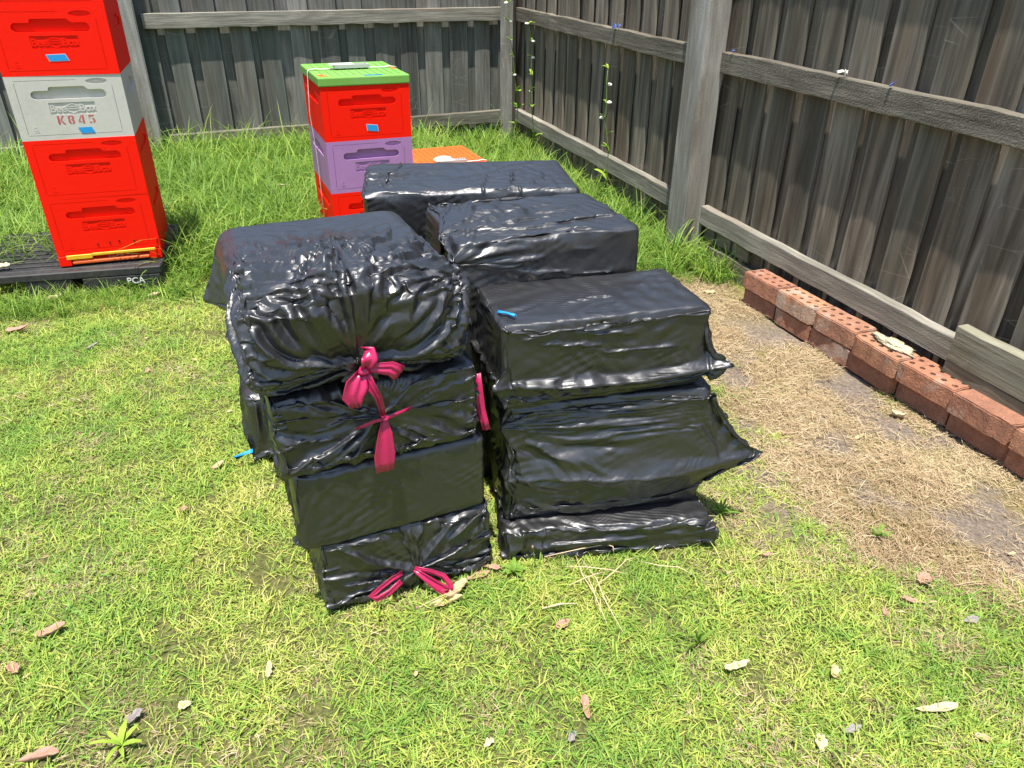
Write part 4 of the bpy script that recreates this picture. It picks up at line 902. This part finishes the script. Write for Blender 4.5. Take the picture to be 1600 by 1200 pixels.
# footprints where nothing grows
FOOT = [((-.385, 1.133), rad(23.7), .37, .46), ((0, 1.33), rad(10), .46, .30), ((-.108, 1.60), rad(19), .41, .22), ((-.30, 2.05), rad(8), .5, .27), (tuple(H1[:2]), Y1, BW, BD), (tuple(H2[:2]), Y2, BW, BD), (tuple(H3[:2]), Y3, BW, BD), ((-2.384, 2.627), .245, .985, .06), ((-.70, 1.66), rad(20), .36, .26)]
def blocked(x, y, m=0.0):
    b = np.zeros(len(x), bool)
    for o_, yw, w_, d_ in FOOT: b |= in_rect(x, y, o_, yw, w_, d_, m)
    return b | (pdist(x, y) < -.03) | (bdist(x, y) < -.02)
def field(n, x0, x1, y0, y1): return rng.uniform(x0, x1, n), rng.uniform(y0, y1, n)
def visible_wedge(x, y, m=.5): return (np.abs(x) < .72 * y + .75 + m) & (y > .3)
def long_mask(x, y):
    n = .18 * pn2(x, y, 2.6, 21.)
    a = sstep(1.55, 1.0, bdist(x, y) + n) ; b = sstep(.75, .40, pdist(x, y) + n) * sstep(3.15, 3.45, y)
    l = sstep(2.35, 1.95, bdist(x, y) + n) * sstep(-.8, -1.1, x); c_ = sstep(-1.0, -1.25, x + n * .5) * sstep(2.85, 3.15, y + n - (x + 1.4) * .2)
    d = sstep(3.3, 3.7, y + n)
    return np.clip(np.maximum.reduce([a, b, l, c_, d]), 0, 1)
# short lawn
lawn = [tuft('lawn_tuft', 46, .055, .014, .040, .0027, 22, 80, .9, M_LAWN, 200 + i) for i in range(14)] + [tuft('lawn_tuft', 24, .05, .03, .070, .0028, 35, 85, .8, M_LAWN, 240 + i) for i in range(4)]
x, y = field(46000, -4.0, 2.2, .35, 6.2)
dens = np.clip(.95 + .5 * pn2(x, y, 3.4, 31.) + .3 * pn2(x, y, 13., 32.), .22, 1) * (1 - straw_mask(x, y)) 
far = np.clip(1.35 - y * .14, .5, 1)
k = (rng.random(len(x)) < dens * far) & visible_wedge(x, y) & ~blocked(x, y, -.015); x, y = x[k], y[k]
n = len(x); idx = rng.integers(0, 18, n); idx = np.where((idx >= 14) & (rng.random(n) < .4), rng.integers(0, 14, n), idx)
scatter_obj('lawn_grass', np.stack([x, y, zg(x, y) - .002], -1), rng.uniform(0, 6.28, n), rng.uniform(.7, 1.15, n) * (1 - .25 * np.clip(pn2(x, y, 5, 41.), 0, 1)), rng.normal(0, .08, (n, 2)), lawn, idx)
# sparse green among the straw
x, y = field(9000, .2, 2.3, .5, 3.8); sm = straw_mask(x, y)
k = (rng.random(len(x)) < .5 * np.clip(pn2(x, y, 4.2, 51.) * 2.2 - .30, 0, 1) * sm * (1 - bare_mask(x, y)) + .42 * (sm * (1 - sm)) * 2) & ~blocked(x, y); x, y = x[k], y[k]; n = len(x)
scatter_obj('sparse_grass', np.stack([x, y, zg(x, y)], -1), rng.uniform(0, 6.28, n), rng.uniform(.45, .95, n), rng.normal(0, .08, (n, 2)), lawn, rng.integers(0, 18, n))
# dead clippings: strands lying flat, heaped in drifts
straw = [tuft('straw_tuft', 64, .07, .015, .045, .0017, 78, 96, .25, M_STRAW, 300 + i, 3, .007) for i in range(12)] + [tuft('straw_tuft', 10, .08, .05, .12, .0019, 80, 95, .3, M_STRAW, 330 + i, 4, .02) for i in range(4)]
x, y = field(17000, -.2, 2.3, .5, 4.0); sm = straw_mask(x, y); bare = bare_mask(x, y)
k = (rng.random(len(x)) < np.clip(sm * (1 - .93 * sstep(.0, .6, bare)) * np.clip(.75 + 1.0 * pn2(x, y, 5.5, 62.), .3, 1), 0, 1)) & ~blocked(x, y) & (pdist(x, y) > .10); x, y = x[k], y[k]; n = len(x)
scatter_obj('dry_straw', np.stack([x, y, zg(x, y) + .001 + .012 * np.clip(pn2(x, y, 6, 61.), 0, 1)], -1), rng.uniform(0, 6.28, n), rng.uniform(.6, 1.15, n), rng.normal(0, .05, (n, 2)), straw, rng.integers(0, 16, n))
# dead strands through the lawn
x, y = field(9000, -3.5, 2.0, .35, 4.2)
k = (rng.random(len(x)) < np.clip(.10 + .75 * pn2(x, y, 3.0, 71.) + .3 * sstep(1.6, .9, pdist(x, y)), .03, 1) * (1 - straw_mask(x, y))) & visible_wedge(x, y) & ~blocked(x, y); x, y = x[k], y[k]; n = len(x)
scatter_obj('dead_thatch', np.stack([x, y, zg(x, y) + .004], -1), rng.uniform(0, 6.28, n), rng.uniform(.35, .85, n), rng.normal(0, .14, (n, 2)), straw[:12], rng.integers(0, 12, n))
# long grass
longg = [tuft('long_tuft', 26, .06, .10, .26, .0052, 4, 38, 1.3, M_LONG, 400 + i, 5) for i in range(10)] + [tuft('long_tuft', 12, .04, .22, .40, .0060, 4, 30, 1.5, M_LONG, 430 + i, 6) for i in range(4)]
x, y = field(15000, -4.6, 1.6, 2.4, 6.3)
lm = long_mask(x, y)
k = (rng.random(len(x)) < lm * np.clip(.75 + .5 * pn2(x, y, 4., 81.), .25, 1) * .80) & ~blocked(x, y, .01); x, y, lm = x[k], y[k], lm[k]; n = len(x)
hb_ = np.where(bdist(x, y) < .5, 1.15, 1.0) * np.where((x < -1.2) & (y < 4.6), 1.0, .9)
scatter_obj('long_grass', np.stack([x, y, zg(x, y) - .003], -1), rng.uniform(0, 6.28, n), rng.uniform(.65, 1.3, n) * (.40 + .60 * lm) * hb_, rng.normal(0, .10, (n, 2)), longg, np.where(rng.random(n) < .13, rng.integers(10, 14, n), rng.integers(0, 10, n)))
# taller tufts against the front of the pallet
nn = 190; uu = rng.uniform(-.1, 1.08, nn); vv = -.03 - rng.random(nn) ** 2 * .16; fx = -2.384 + uu * math.cos(.245) - vv * math.sin(.245); fy = 2.627 + uu * math.sin(.245) + vv * math.cos(.245)
scatter_obj('pallet_grass', np.stack([fx, fy, zg(fx, fy) - .003], -1), rng.uniform(0, 6.28, nn), rng.uniform(.28, .62, nn) * (1 - .35 * sstep(.72, .85, uu) * sstep(1.05, .98, uu)), rng.normal(0, .1, (nn, 2)), longg, rng.integers(0, 10, nn))
# fringe against bags, pallet and bricks
fx, fy = [], []
for o_, yw, w_, d_ in FOOT:
    for kk in range(int(220 * (w_ + d_))):
        u_, v_ = rng.uniform(-.04, w_ + .04), rng.uniform(-.04, d_ + .04)
        if rng.random() < .5: u_ = rng.choice([-.03, w_ + .03]) + rng.normal(0, .015)
        else: v_ = rng.choice([-.03, d_ + .03]) + rng.normal(0, .015)
        fx.append(o_[0] + u_ * math.cos(yw) - v_ * math.sin(yw)); fy.append(o_[1] + u_ * math.sin(yw) + v_ * math.cos(yw))
fx, fy = np.array(fx), np.array(fy); k = (~blocked(fx, fy, .004)) & (straw_mask(fx, fy) < .5); fx, fy = fx[k], fy[k]
pf = in_rect(fx, fy, (-2.384, 2.50), .245, 1.05, .16); k = rng.random(len(fx)) < np.where(fy > 2.3, .9, .22); fx, fy = fx[k], fy[k]; n = len(fx)
scatter_obj('edge_grass', np.stack([fx, fy, zg(fx, fy) - .002], -1), rng.uniform(0, 6.28, n), np.where(fy > 2.3, rng.uniform(.8, 2.0, n), rng.uniform(.6, 1.1, n)), rng.normal(0, .08, (n, 2)), lawn, rng.integers(0, 18, n))
# ------------------------------------------------------------------ dry leaves and small litter
def leaf_mat(name, a, b):
    t = NT(name); c = t.coord('Object'); n = t.noise(c, 60, 4, .65)
    col = t.mix(n, a, b); v = t.voro(t.coord('Object', (18, 150, 40)), 1, 'DISTANCE_TO_EDGE'); col = t.mix(t.ramp(v, [(.0, .35), (.06, 0.0)]), col, tuple(x * .5 for x in a))
    t.set(Base_Color=col, Roughness=.7, Specular_IOR_Level=.3, Normal=t.bump(n, .5, .002))
    tr = t.node('ShaderNodeBsdfTranslucent'); t.l.new(col, tr.inputs[0]); mx = t.node('ShaderNodeMixShader'); mx.inputs[0].default_value = .2
    t.l.new(t.b.outputs[0], mx.inputs[1]); t.l.new(tr.outputs[0], mx.inputs[2]); t.l.new(mx.outputs[0], t.out.inputs[0]); return t.m
LM = {'tan': leaf_mat('leaf_tan', (.50, .36, .19), (.66, .52, .32)), 'pink': leaf_mat('leaf_pink', (.40, .21, .145), (.55, .34, .25)), 'grey': leaf_mat('leaf_grey', (.24, .21, .20), (.38, .35, .33)), 'cream': leaf_mat('leaf_cream', (.54, .43, .25), (.68, .58, .38)), 'green': leaf_mat('weed_leaf', (.09, .20, .02), (.24, .38, .05)), 'lime': leaf_mat('lime_leaf', (.22, .36, .03), (.40, .52, .07))}
def leaf_me(seed, L=.055, Wd=.020, curl=.5, fold=.4, broad=1.0, jag=1.0):
    r = random.Random(seed); asym = r.uniform(.65, 1.5); nu, nv = 9, 5; V = []; F = []; ph = 0; p = Vector((0, 0, 0)); tw = r.uniform(-.5, .5)
    for i in range(nu):
        f = i / (nu - 1); w = Wd * broad * (math.sin(math.pi * min(1, f ** asym * .93 + .04)) ** .6) * (1 + r.uniform(-.16, .16)) + .0006; kL, kR = 1 + r.uniform(-.3, .3) * jag, 1 + r.uniform(-.3, .3) * jag
        ph = curl * (f - .5) * 2 * r.uniform(.8, 1.2); p = p + Vector((math.cos(ph), 0, math.sin(ph))) * (L / (nu - 1)) if i else p
        for j in range(nv):
            s = (j / (nv - 1) - .5) * 2; zz = fold * abs(s) ** 1.4 * w * .9 + r.uniform(-.0018, .0018) * jag; yy = s * w * .5 * (1 - .3 * fold) * (kL if s < 0 else kR); a = tw * (f - .5)
            V.append((p.x, yy * math.cos(a) - zz * math.sin(a), p.z + zz * math.cos(a) + yy * math.sin(a)))
    for i in range(nu - 1):
        for j in range(nv - 1): q = i * nv + j; F.append((q, q + nv, q + nv + 1, q + 1))
    me = mesh_np('leaf', V, F, True); zmin = min(v.co.z for v in me.vertices); xm = L / 2
    for v in me.vertices: v.co.z -= zmin; v.co.x -= xm
    bm = bmesh.new(); bm.from_mesh(me); bmesh.ops.solidify(bm, geom=list(bm.faces), thickness=.0004); bm.to_mesh(me); bm.free()
    me.polygons.foreach_set('use_smooth', [True] * len(me.polygons)); return me
LEAVES = [
 # x, y, yaw, length, width, curl, fold, kind, lift, label
 (-1.808, 2.73, .5, .085, .042, 1.5, .7, 'cream', .02, 'large cream curled leaf on the lawn in front of the black pallet'),
 (-1.553, 2.802, 1.2, .045, .028, .6, .5, 'tan', .018, 'tan leaf left of two below the white pallet letters'),
 (-1.455, 2.792, .3, .048, .028, .7, .5, 'cream', .018, 'pale leaf right of two below the white pallet letters'),
 (-1.822, 2.468, .2, .085, .034, .5, .3, 'pink', .018, 'pinkish brown leaf on the lawn at the left photo edge'),
 (-1.49, 2.347, .9, .050, .018, .4, .4, 'grey', .016, 'grey leaf on the lawn below the pinkish brown one'),
 (-1.215, 2.166, 2.0, .034, .014, .6, .5, 'pink', .014, 'small brown leaf on the lawn left of the bag stack'),
 (-0.792, 1.639, .8, .048, .022, 1.2, .6, 'tan', .016, 'tan curled leaf beside the low bag behind the left stack'),
 (-0.936, 1.064, .6, .060, .030, .6, .5, 'pink', .018, 'pale pink leaf at the lower left of the lawn'),
 (-0.956, 0.97, -.6, .040, .022, .9, .7, 'pink', .014, 'dark pink curled leaf near the lower left photo edge'),
 (-0.812, 0.792, .3, .065, .022, .4, .8, 'pink', .014, 'brown folded leaf in the bottom left photo corner'),
 (-0.682, 0.871, 1.1, .040, .020, .8, .7, 'grey', .014, 'grey leaf standing above the broad green weed'),
 (-0.604, 0.903, .2, .024, .018, .3, .3, 'cream', .014, 'small cream leaf scrap right of the broad green weed'),
 (-0.471, 0.984, 1.7, .040, .013, 1.0, .5, 'cream', .014, 'narrow cream leaf on the lawn below the lowest left bag'),
 (0.451, 0.999, .35, .060, .018, .5, .4, 'cream', .018, 'long cream leaf on the lawn below the right stack'),
 (0.959, 1.265, .5, .042, .036, 1.0, .6, 'pink', .018, 'brown broad leaf where the straw meets the lawn at right'),
 (0.886, 1.193, -.4, .036, .020, .5, .4, 'pink', .014, 'pale brown leaf just below the broad leaf at right'),
 (1.003, 1.152, .2, .036, .018, .5, .4, 'grey', .014, 'grey brown leaf right of the pair near the straw edge'),
 (0.638, 0.991, 1.3, .034, .018, 1.3, .6, 'tan', .014, 'curled tan leaf in the middle of the lower right lawn'),
 (0.8, 0.908, .1, .085, .017, .5, .5, 'cream', .016, 'long pale jagged leaf at the lower right of the lawn'),
 (0.627, 0.865, .3, .040, .014, .5, .5, 'grey', .014, 'grey leaf near the bottom right of the lawn'),
 (0.559, 0.839, 1.2, .040, .022, .4, .5, 'cream', .014, 'cream leaf beside the grey one near the bottom right'),
 (1.303, 1.746, -.7, .070, .020, .5, .5, 'tan', .012, 'grey tan pointed leaf on the straw near the brick row end'),
 (1.303, 2.119, -.6, .060, .028, 1.3, .5, 'cream', .020, 'cream curled leaf leaning against the bricks at mid row'),
 (0.896, 3.157, .1, .060, .030, .8, .5, 'tan', .014, 'brown curled leaf at the far end of the straw'),
 (0.114, 1.108, .5, .036, .018, .6, .4, 'pink', .016, 'rosy leaf on the lawn under the gap between the stacks'),
 (0.145, 0.906, 1.7, .052, .017, .5, .6, 'pink', .014, 'narrow brown leaf on the bottom middle lawn'),
 (-0.033, 0.832, .7, .022, .016, .3, .3, 'cream', .014, 'cream leaf tip on the lawn at bottom centre'),
 (0.117, 0.846, 1.2, .026, .016, 1.3, .6, 'grey', .014, 'dark grey shrivelled leaf at bottom centre'),
 (-0.112, 1.195, .9, .075, .026, .9, .7, 'tan', .012, 'tan curled leaf standing beside the right pink loop'),
 (-0.135, 1.165, .25, .075, .026, .5, .5, 'tan', .006, 'long tan leaf lying under the right pink loop'),
 (-0.07, 1.245, .5, .058, .022, .5, .3, 'pink', .008, 'pinkish leaf at the right foot of the lowest left bag'),
 (-0.045, 1.27, -.3, .052, .022, .4, .3, 'pink', .020, 'reddish tan leaf tucked between the two bag stacks'),
 (-1.294, 4.144, .1, .09, .025, .5, .4, 'cream', .10, 'yellowish leaf in the long grass left of the second hive'),
 (-2.05, 2.80, .2, .080, .042, .5, .3, 'cream', .120, 'big cream leaf lying on the black pallet'),
 (1.09, 1.95, .5, .040, .016, .5, .4, 'tan', .010, 'short tan leaf on the bare soil beside the bricks'),
]
for i, (x, y, yw, L_, W_, cu, fo, kd, lift, lb) in enumerate(LEAVES):
    o = ob('dry_leaf', leaf_me(500 + i, L_, W_, cu, fo), LM[kd], None, (x, y, zg1(x, y) + lift * (.45 if lift < .03 else 1)), (random.uniform(-.2, .2), random.uniform(-.15, .15), yw)); tag(o, lb, 'dry leaf', 'dry leaves scattered over the lawn')
small = [leaf_me(600 + i, .026, .012, .6, .5) for i in range(6)]; kinds = ['tan', 'pink', 'tan', 'pink']
sx, sy = field(260, -2.2, 2.0, .7, 3.2); kk = visible_wedge(sx, sy, .0) & ~blocked(sx, sy, .02); sx, sy = sx[kk][:40], sy[kk][:40]
for i, (x, y) in enumerate(zip(sx, sy)):
    o = ob('leaf_fragment', small[i % 6], LM[kinds[(i * 7) % 4]], None, (x, y, zg1(x, y) + .008), (random.uniform(-.4, .4), random.uniform(-.4, .4), random.uniform(0, 6.28)))
    s_ = random.uniform(.5, 1.1); o.scale = (s_, s_, s_); tag(o, 'tiny dry leaf fragment lying among the grass blades', 'leaf fragment', 'tiny leaf fragments in the grass')
# broad weeds
def weed(name, loc, n, L_, W_, kind, label, seed, rise=.6, cat='weed', curl=-.8):
    e = empty(name, loc, 0, label, cat); r = random.Random(seed)
    for k in range(n):
        a = 6.283 * k / n + r.uniform(-.3, .3); l = L_ * r.uniform(.6, 1.1); me = leaf_me(seed * 10 + k, l, W_ * r.uniform(.7, 1.2), curl * r.uniform(.2, .7), .35, 1, .3)
        for v in me.vertices: v.co.x += l / 2
        ob('leaf', me, LM[kind], e, (0, 0, .004), (0, -rise * r.uniform(.5, 1.2), a))
    return e
weed('weed_rosette', (-.684, .818, .0), 7, .052, .010, 'lime', 'bright green broad leaved weed at the bottom left of the lawn', 61)
weed('grass_weed', (.387, 1.058, 0), 5, .08, .0055, 'green', 'coarse green grass weed below the right stack', 62, 1.0)
weed('weed_rosette', (.01, 1.262, 0), 9, .040, .014, 'green', 'green leafy weed at the foot of the gap between the stacks', 63, .5)
weed('grass_weed', (.913, 1.418, -.02), 12, .045, .0045, 'green', 'dark green grass tuft alone in the straw', 64, .7)
weed('grass_weed', (.53, 1.47, 0), 16, .055, .005, 'green', 'leafy green tuft at the right foot of the front stack', 65, .8)
weed('clover_weed', (-1.56, 2.84, .0), 9, .075, .040, 'green', 'pale green weed partly covering the white pallet letters', 66, 1.1)
# twigs and seed stalks
t = NT('dead_stalk'); t.set(Base_Color=t.mix(t.noise(t.coord('Object'), 40, 3), (.45, .33, .18), (.68, .56, .36)), Roughness=.8); M_STALK = t.m
def stalk(name, pts, r_, label, cat, head=None, mat=None):
    e = empty(name, pts[0], 0, label, cat); P0 = Vector(pts[0]); q = [Vector(p) - P0 for p in pts]
    ob('stem', tube_me('stem', q, [r_] * (len(q) - 1) + [r_ * .6], 5), mat or M_STALK, e)
    if head: ob('seed_head', lump_me(71, head * .5, head * .5, head, 2, .2), LM['pink'], e, q[-1])
    return e
stalk('plantain_stalk', [(.060, 1.275, .0), (.056, 1.262, .04), (.050, 1.255, .085)], .0009, 'thin upright seed stalk in front of the right stack', 'seed stalk', .005, LM['green'])
stalk('plantain_stalk', [(-.10, 1.20, .02), (-.15, 1.16, .028), (-.195, 1.125, .030)], .0009, 'fallen seed stalk lying by the pink loops', 'seed stalk', .006)
stalk('twig', [(.07, 1.145, .012), (.11, 1.155, .016), (.145, 1.160, .012)], .0022, 'short pale curved twig on the lawn below the gap', 'twig')
r2 = random.Random(9)
for i, (a, b) in enumerate([((.08, 1.30), (.33, 1.36)), ((.15, 1.30), (.20, 1.10)), ((.17, 1.29), (.23, 1.08)), ((.12, 1.27), (.27, 1.24)), ((.20, 1.22), (.30, 1.30)), ((.13, 1.21), (.22, 1.25)), ((.30, 1.28), (.42, 1.24)), ((.16, 1.25), (.19, 1.15)), ((.22, 1.34), (.245, 1.31)), ((.33, 1.42), (.52, 1.45))]):
    pts = [(a[0] + (b[0] - a[0]) * f + r2.uniform(-.006, .006), a[1] + (b[1] - a[1]) * f + r2.uniform(-.006, .006), .016 + .012 * math.sin(3.14 * f) + r2.uniform(0, .006)) for f in (0, .33, .66, 1)]
    e = stalk('grass_stalk', pts, .0011, 'dry pale grass stalk lying on the lawn before the right stack', 'grass stalk'); e['group'] = 'dry grass stalks before the right stack'
for i, (a, b) in enumerate([((-.72, 1.03), (-.52, 1.09)), ((-.56, .95), (-.36, .87)), ((-.95, 1.02), (-.98, 1.25)), ((-.25, .80), (-.05, .86))]):
    pts = [(a[0] + (b[0] - a[0]) * f, a[1] + (b[1] - a[1]) * f, .022 + .018 * math.sin(3.14 * f)) for f in (0, .33, .66, 1)]
    e = stalk('grass_stalk', pts, .0009, ['long yellow grass stalk arching over the lawn left of the lowest bag', 'long pale stalk arching near the narrow cream leaf', 'upright leaning stalk above the pale pink leaf', 'long stalk arching at the bottom edge of the lawn'][i], 'grass stalk', None, LM['lime']); e['group'] = 'long stalks over the lower left lawn'
# climbing weeds with white flowers along the right fence
t = NT('white_petal'); t.set(Base_Color=(.80, .78, .66), Roughness=.7); M_PETAL = t.m
def climber(tpos, off, h, seed, label):
    r = random.Random(seed); p = FC + DR * tpos + NR * off; e = empty('flowering_weed', (p[0], p[1], -.08), 0, label, 'flowering weed', 'white flowering weeds at the right fence')
    pts = [Vector((r.uniform(-.015, .015) * k, r.uniform(-.02, .02), h * k / 9)) for k in range(10)]
    for k in range(1, 10): pts[k].x = pts[k - 1].x + r.uniform(-.022, .010)
    ob('stem', tube_me('stem', pts, [.003] * 7 + [.0018] * 3, 5), LM['green'], e)
    for k in range(2, 10):
        for s_ in (0, 1):
            if r.random() < .75:
                l = r.uniform(.04, .08) * (1.4 if k < 5 else .7); me = leaf_me(seed * 20 + k * 2 + s_, l, l * .4, -.4, .2)
                for v in me.vertices: v.co.x += l / 2
                ob('leaf', me, LM['lime' if r.random() < .5 else 'green'], e, pts[k], (0, -r.uniform(.1, .9), r.uniform(0, 6.28)))
        if k >= 5 and r.random() < .8: ob('flower', lump_me(80 + k, .013, .013, .010, 2, .3), M_PETAL, e, pts[k] + Vector((r.uniform(-.018, .018), r.uniform(-.01, .01), .006)))
climber(.42, .10, 1.02, 1, 'tall white flowering weed nearest the fence corner')
climber(.80, .10, .92, 2, 'second white flowering weed from the fence corner')
climber(1.86, .10, .78, 3, 'shorter white flowering weed halfway along the right fence')
# scraps on the middle rail
def scrap(tpos, z, size, mat, label, seed, cat='scrap'):
    p = FC + DR * tpos + NR * .0; e = empty('plastic_scrap', (p[0], p[1], z), 0, label, cat); r = random.Random(seed)
    for k in range(3):
        a = Vector((r.uniform(-1, 1), r.uniform(-1, 1), r.uniform(.1, .6))) * size; b = Vector((r.uniform(-1, 1), r.uniform(-1, 1), r.uniform(-.8, .5))) * size
        ob('flap', strip_me('flap', [a, (a + b) * .3 + Vector((0, 0, size * .3)), b], size * .5, (-.9, -.3, .3), .0006, None, .0015, seed + k), mat, e)
M_TIE = plastic('blue_tie', (.10, .16, .46), .1, .4)
scrap(1.625, .885, .026, M_TIE, 'blue plastic scrap on the middle rail left of the big post', 1)
scrap(3.40, .862, .024, M_WHITE, 'white plastic scrap on the middle rail of the right fence', 2)
scrap(2.72, .870, .010, M_TIE, 'tiny blue scrap on the rail just right of the big post', 3)
scrap(3.63, .856, .011, M_TIE, 'tiny blue scrap on the rail right of the white one', 4)
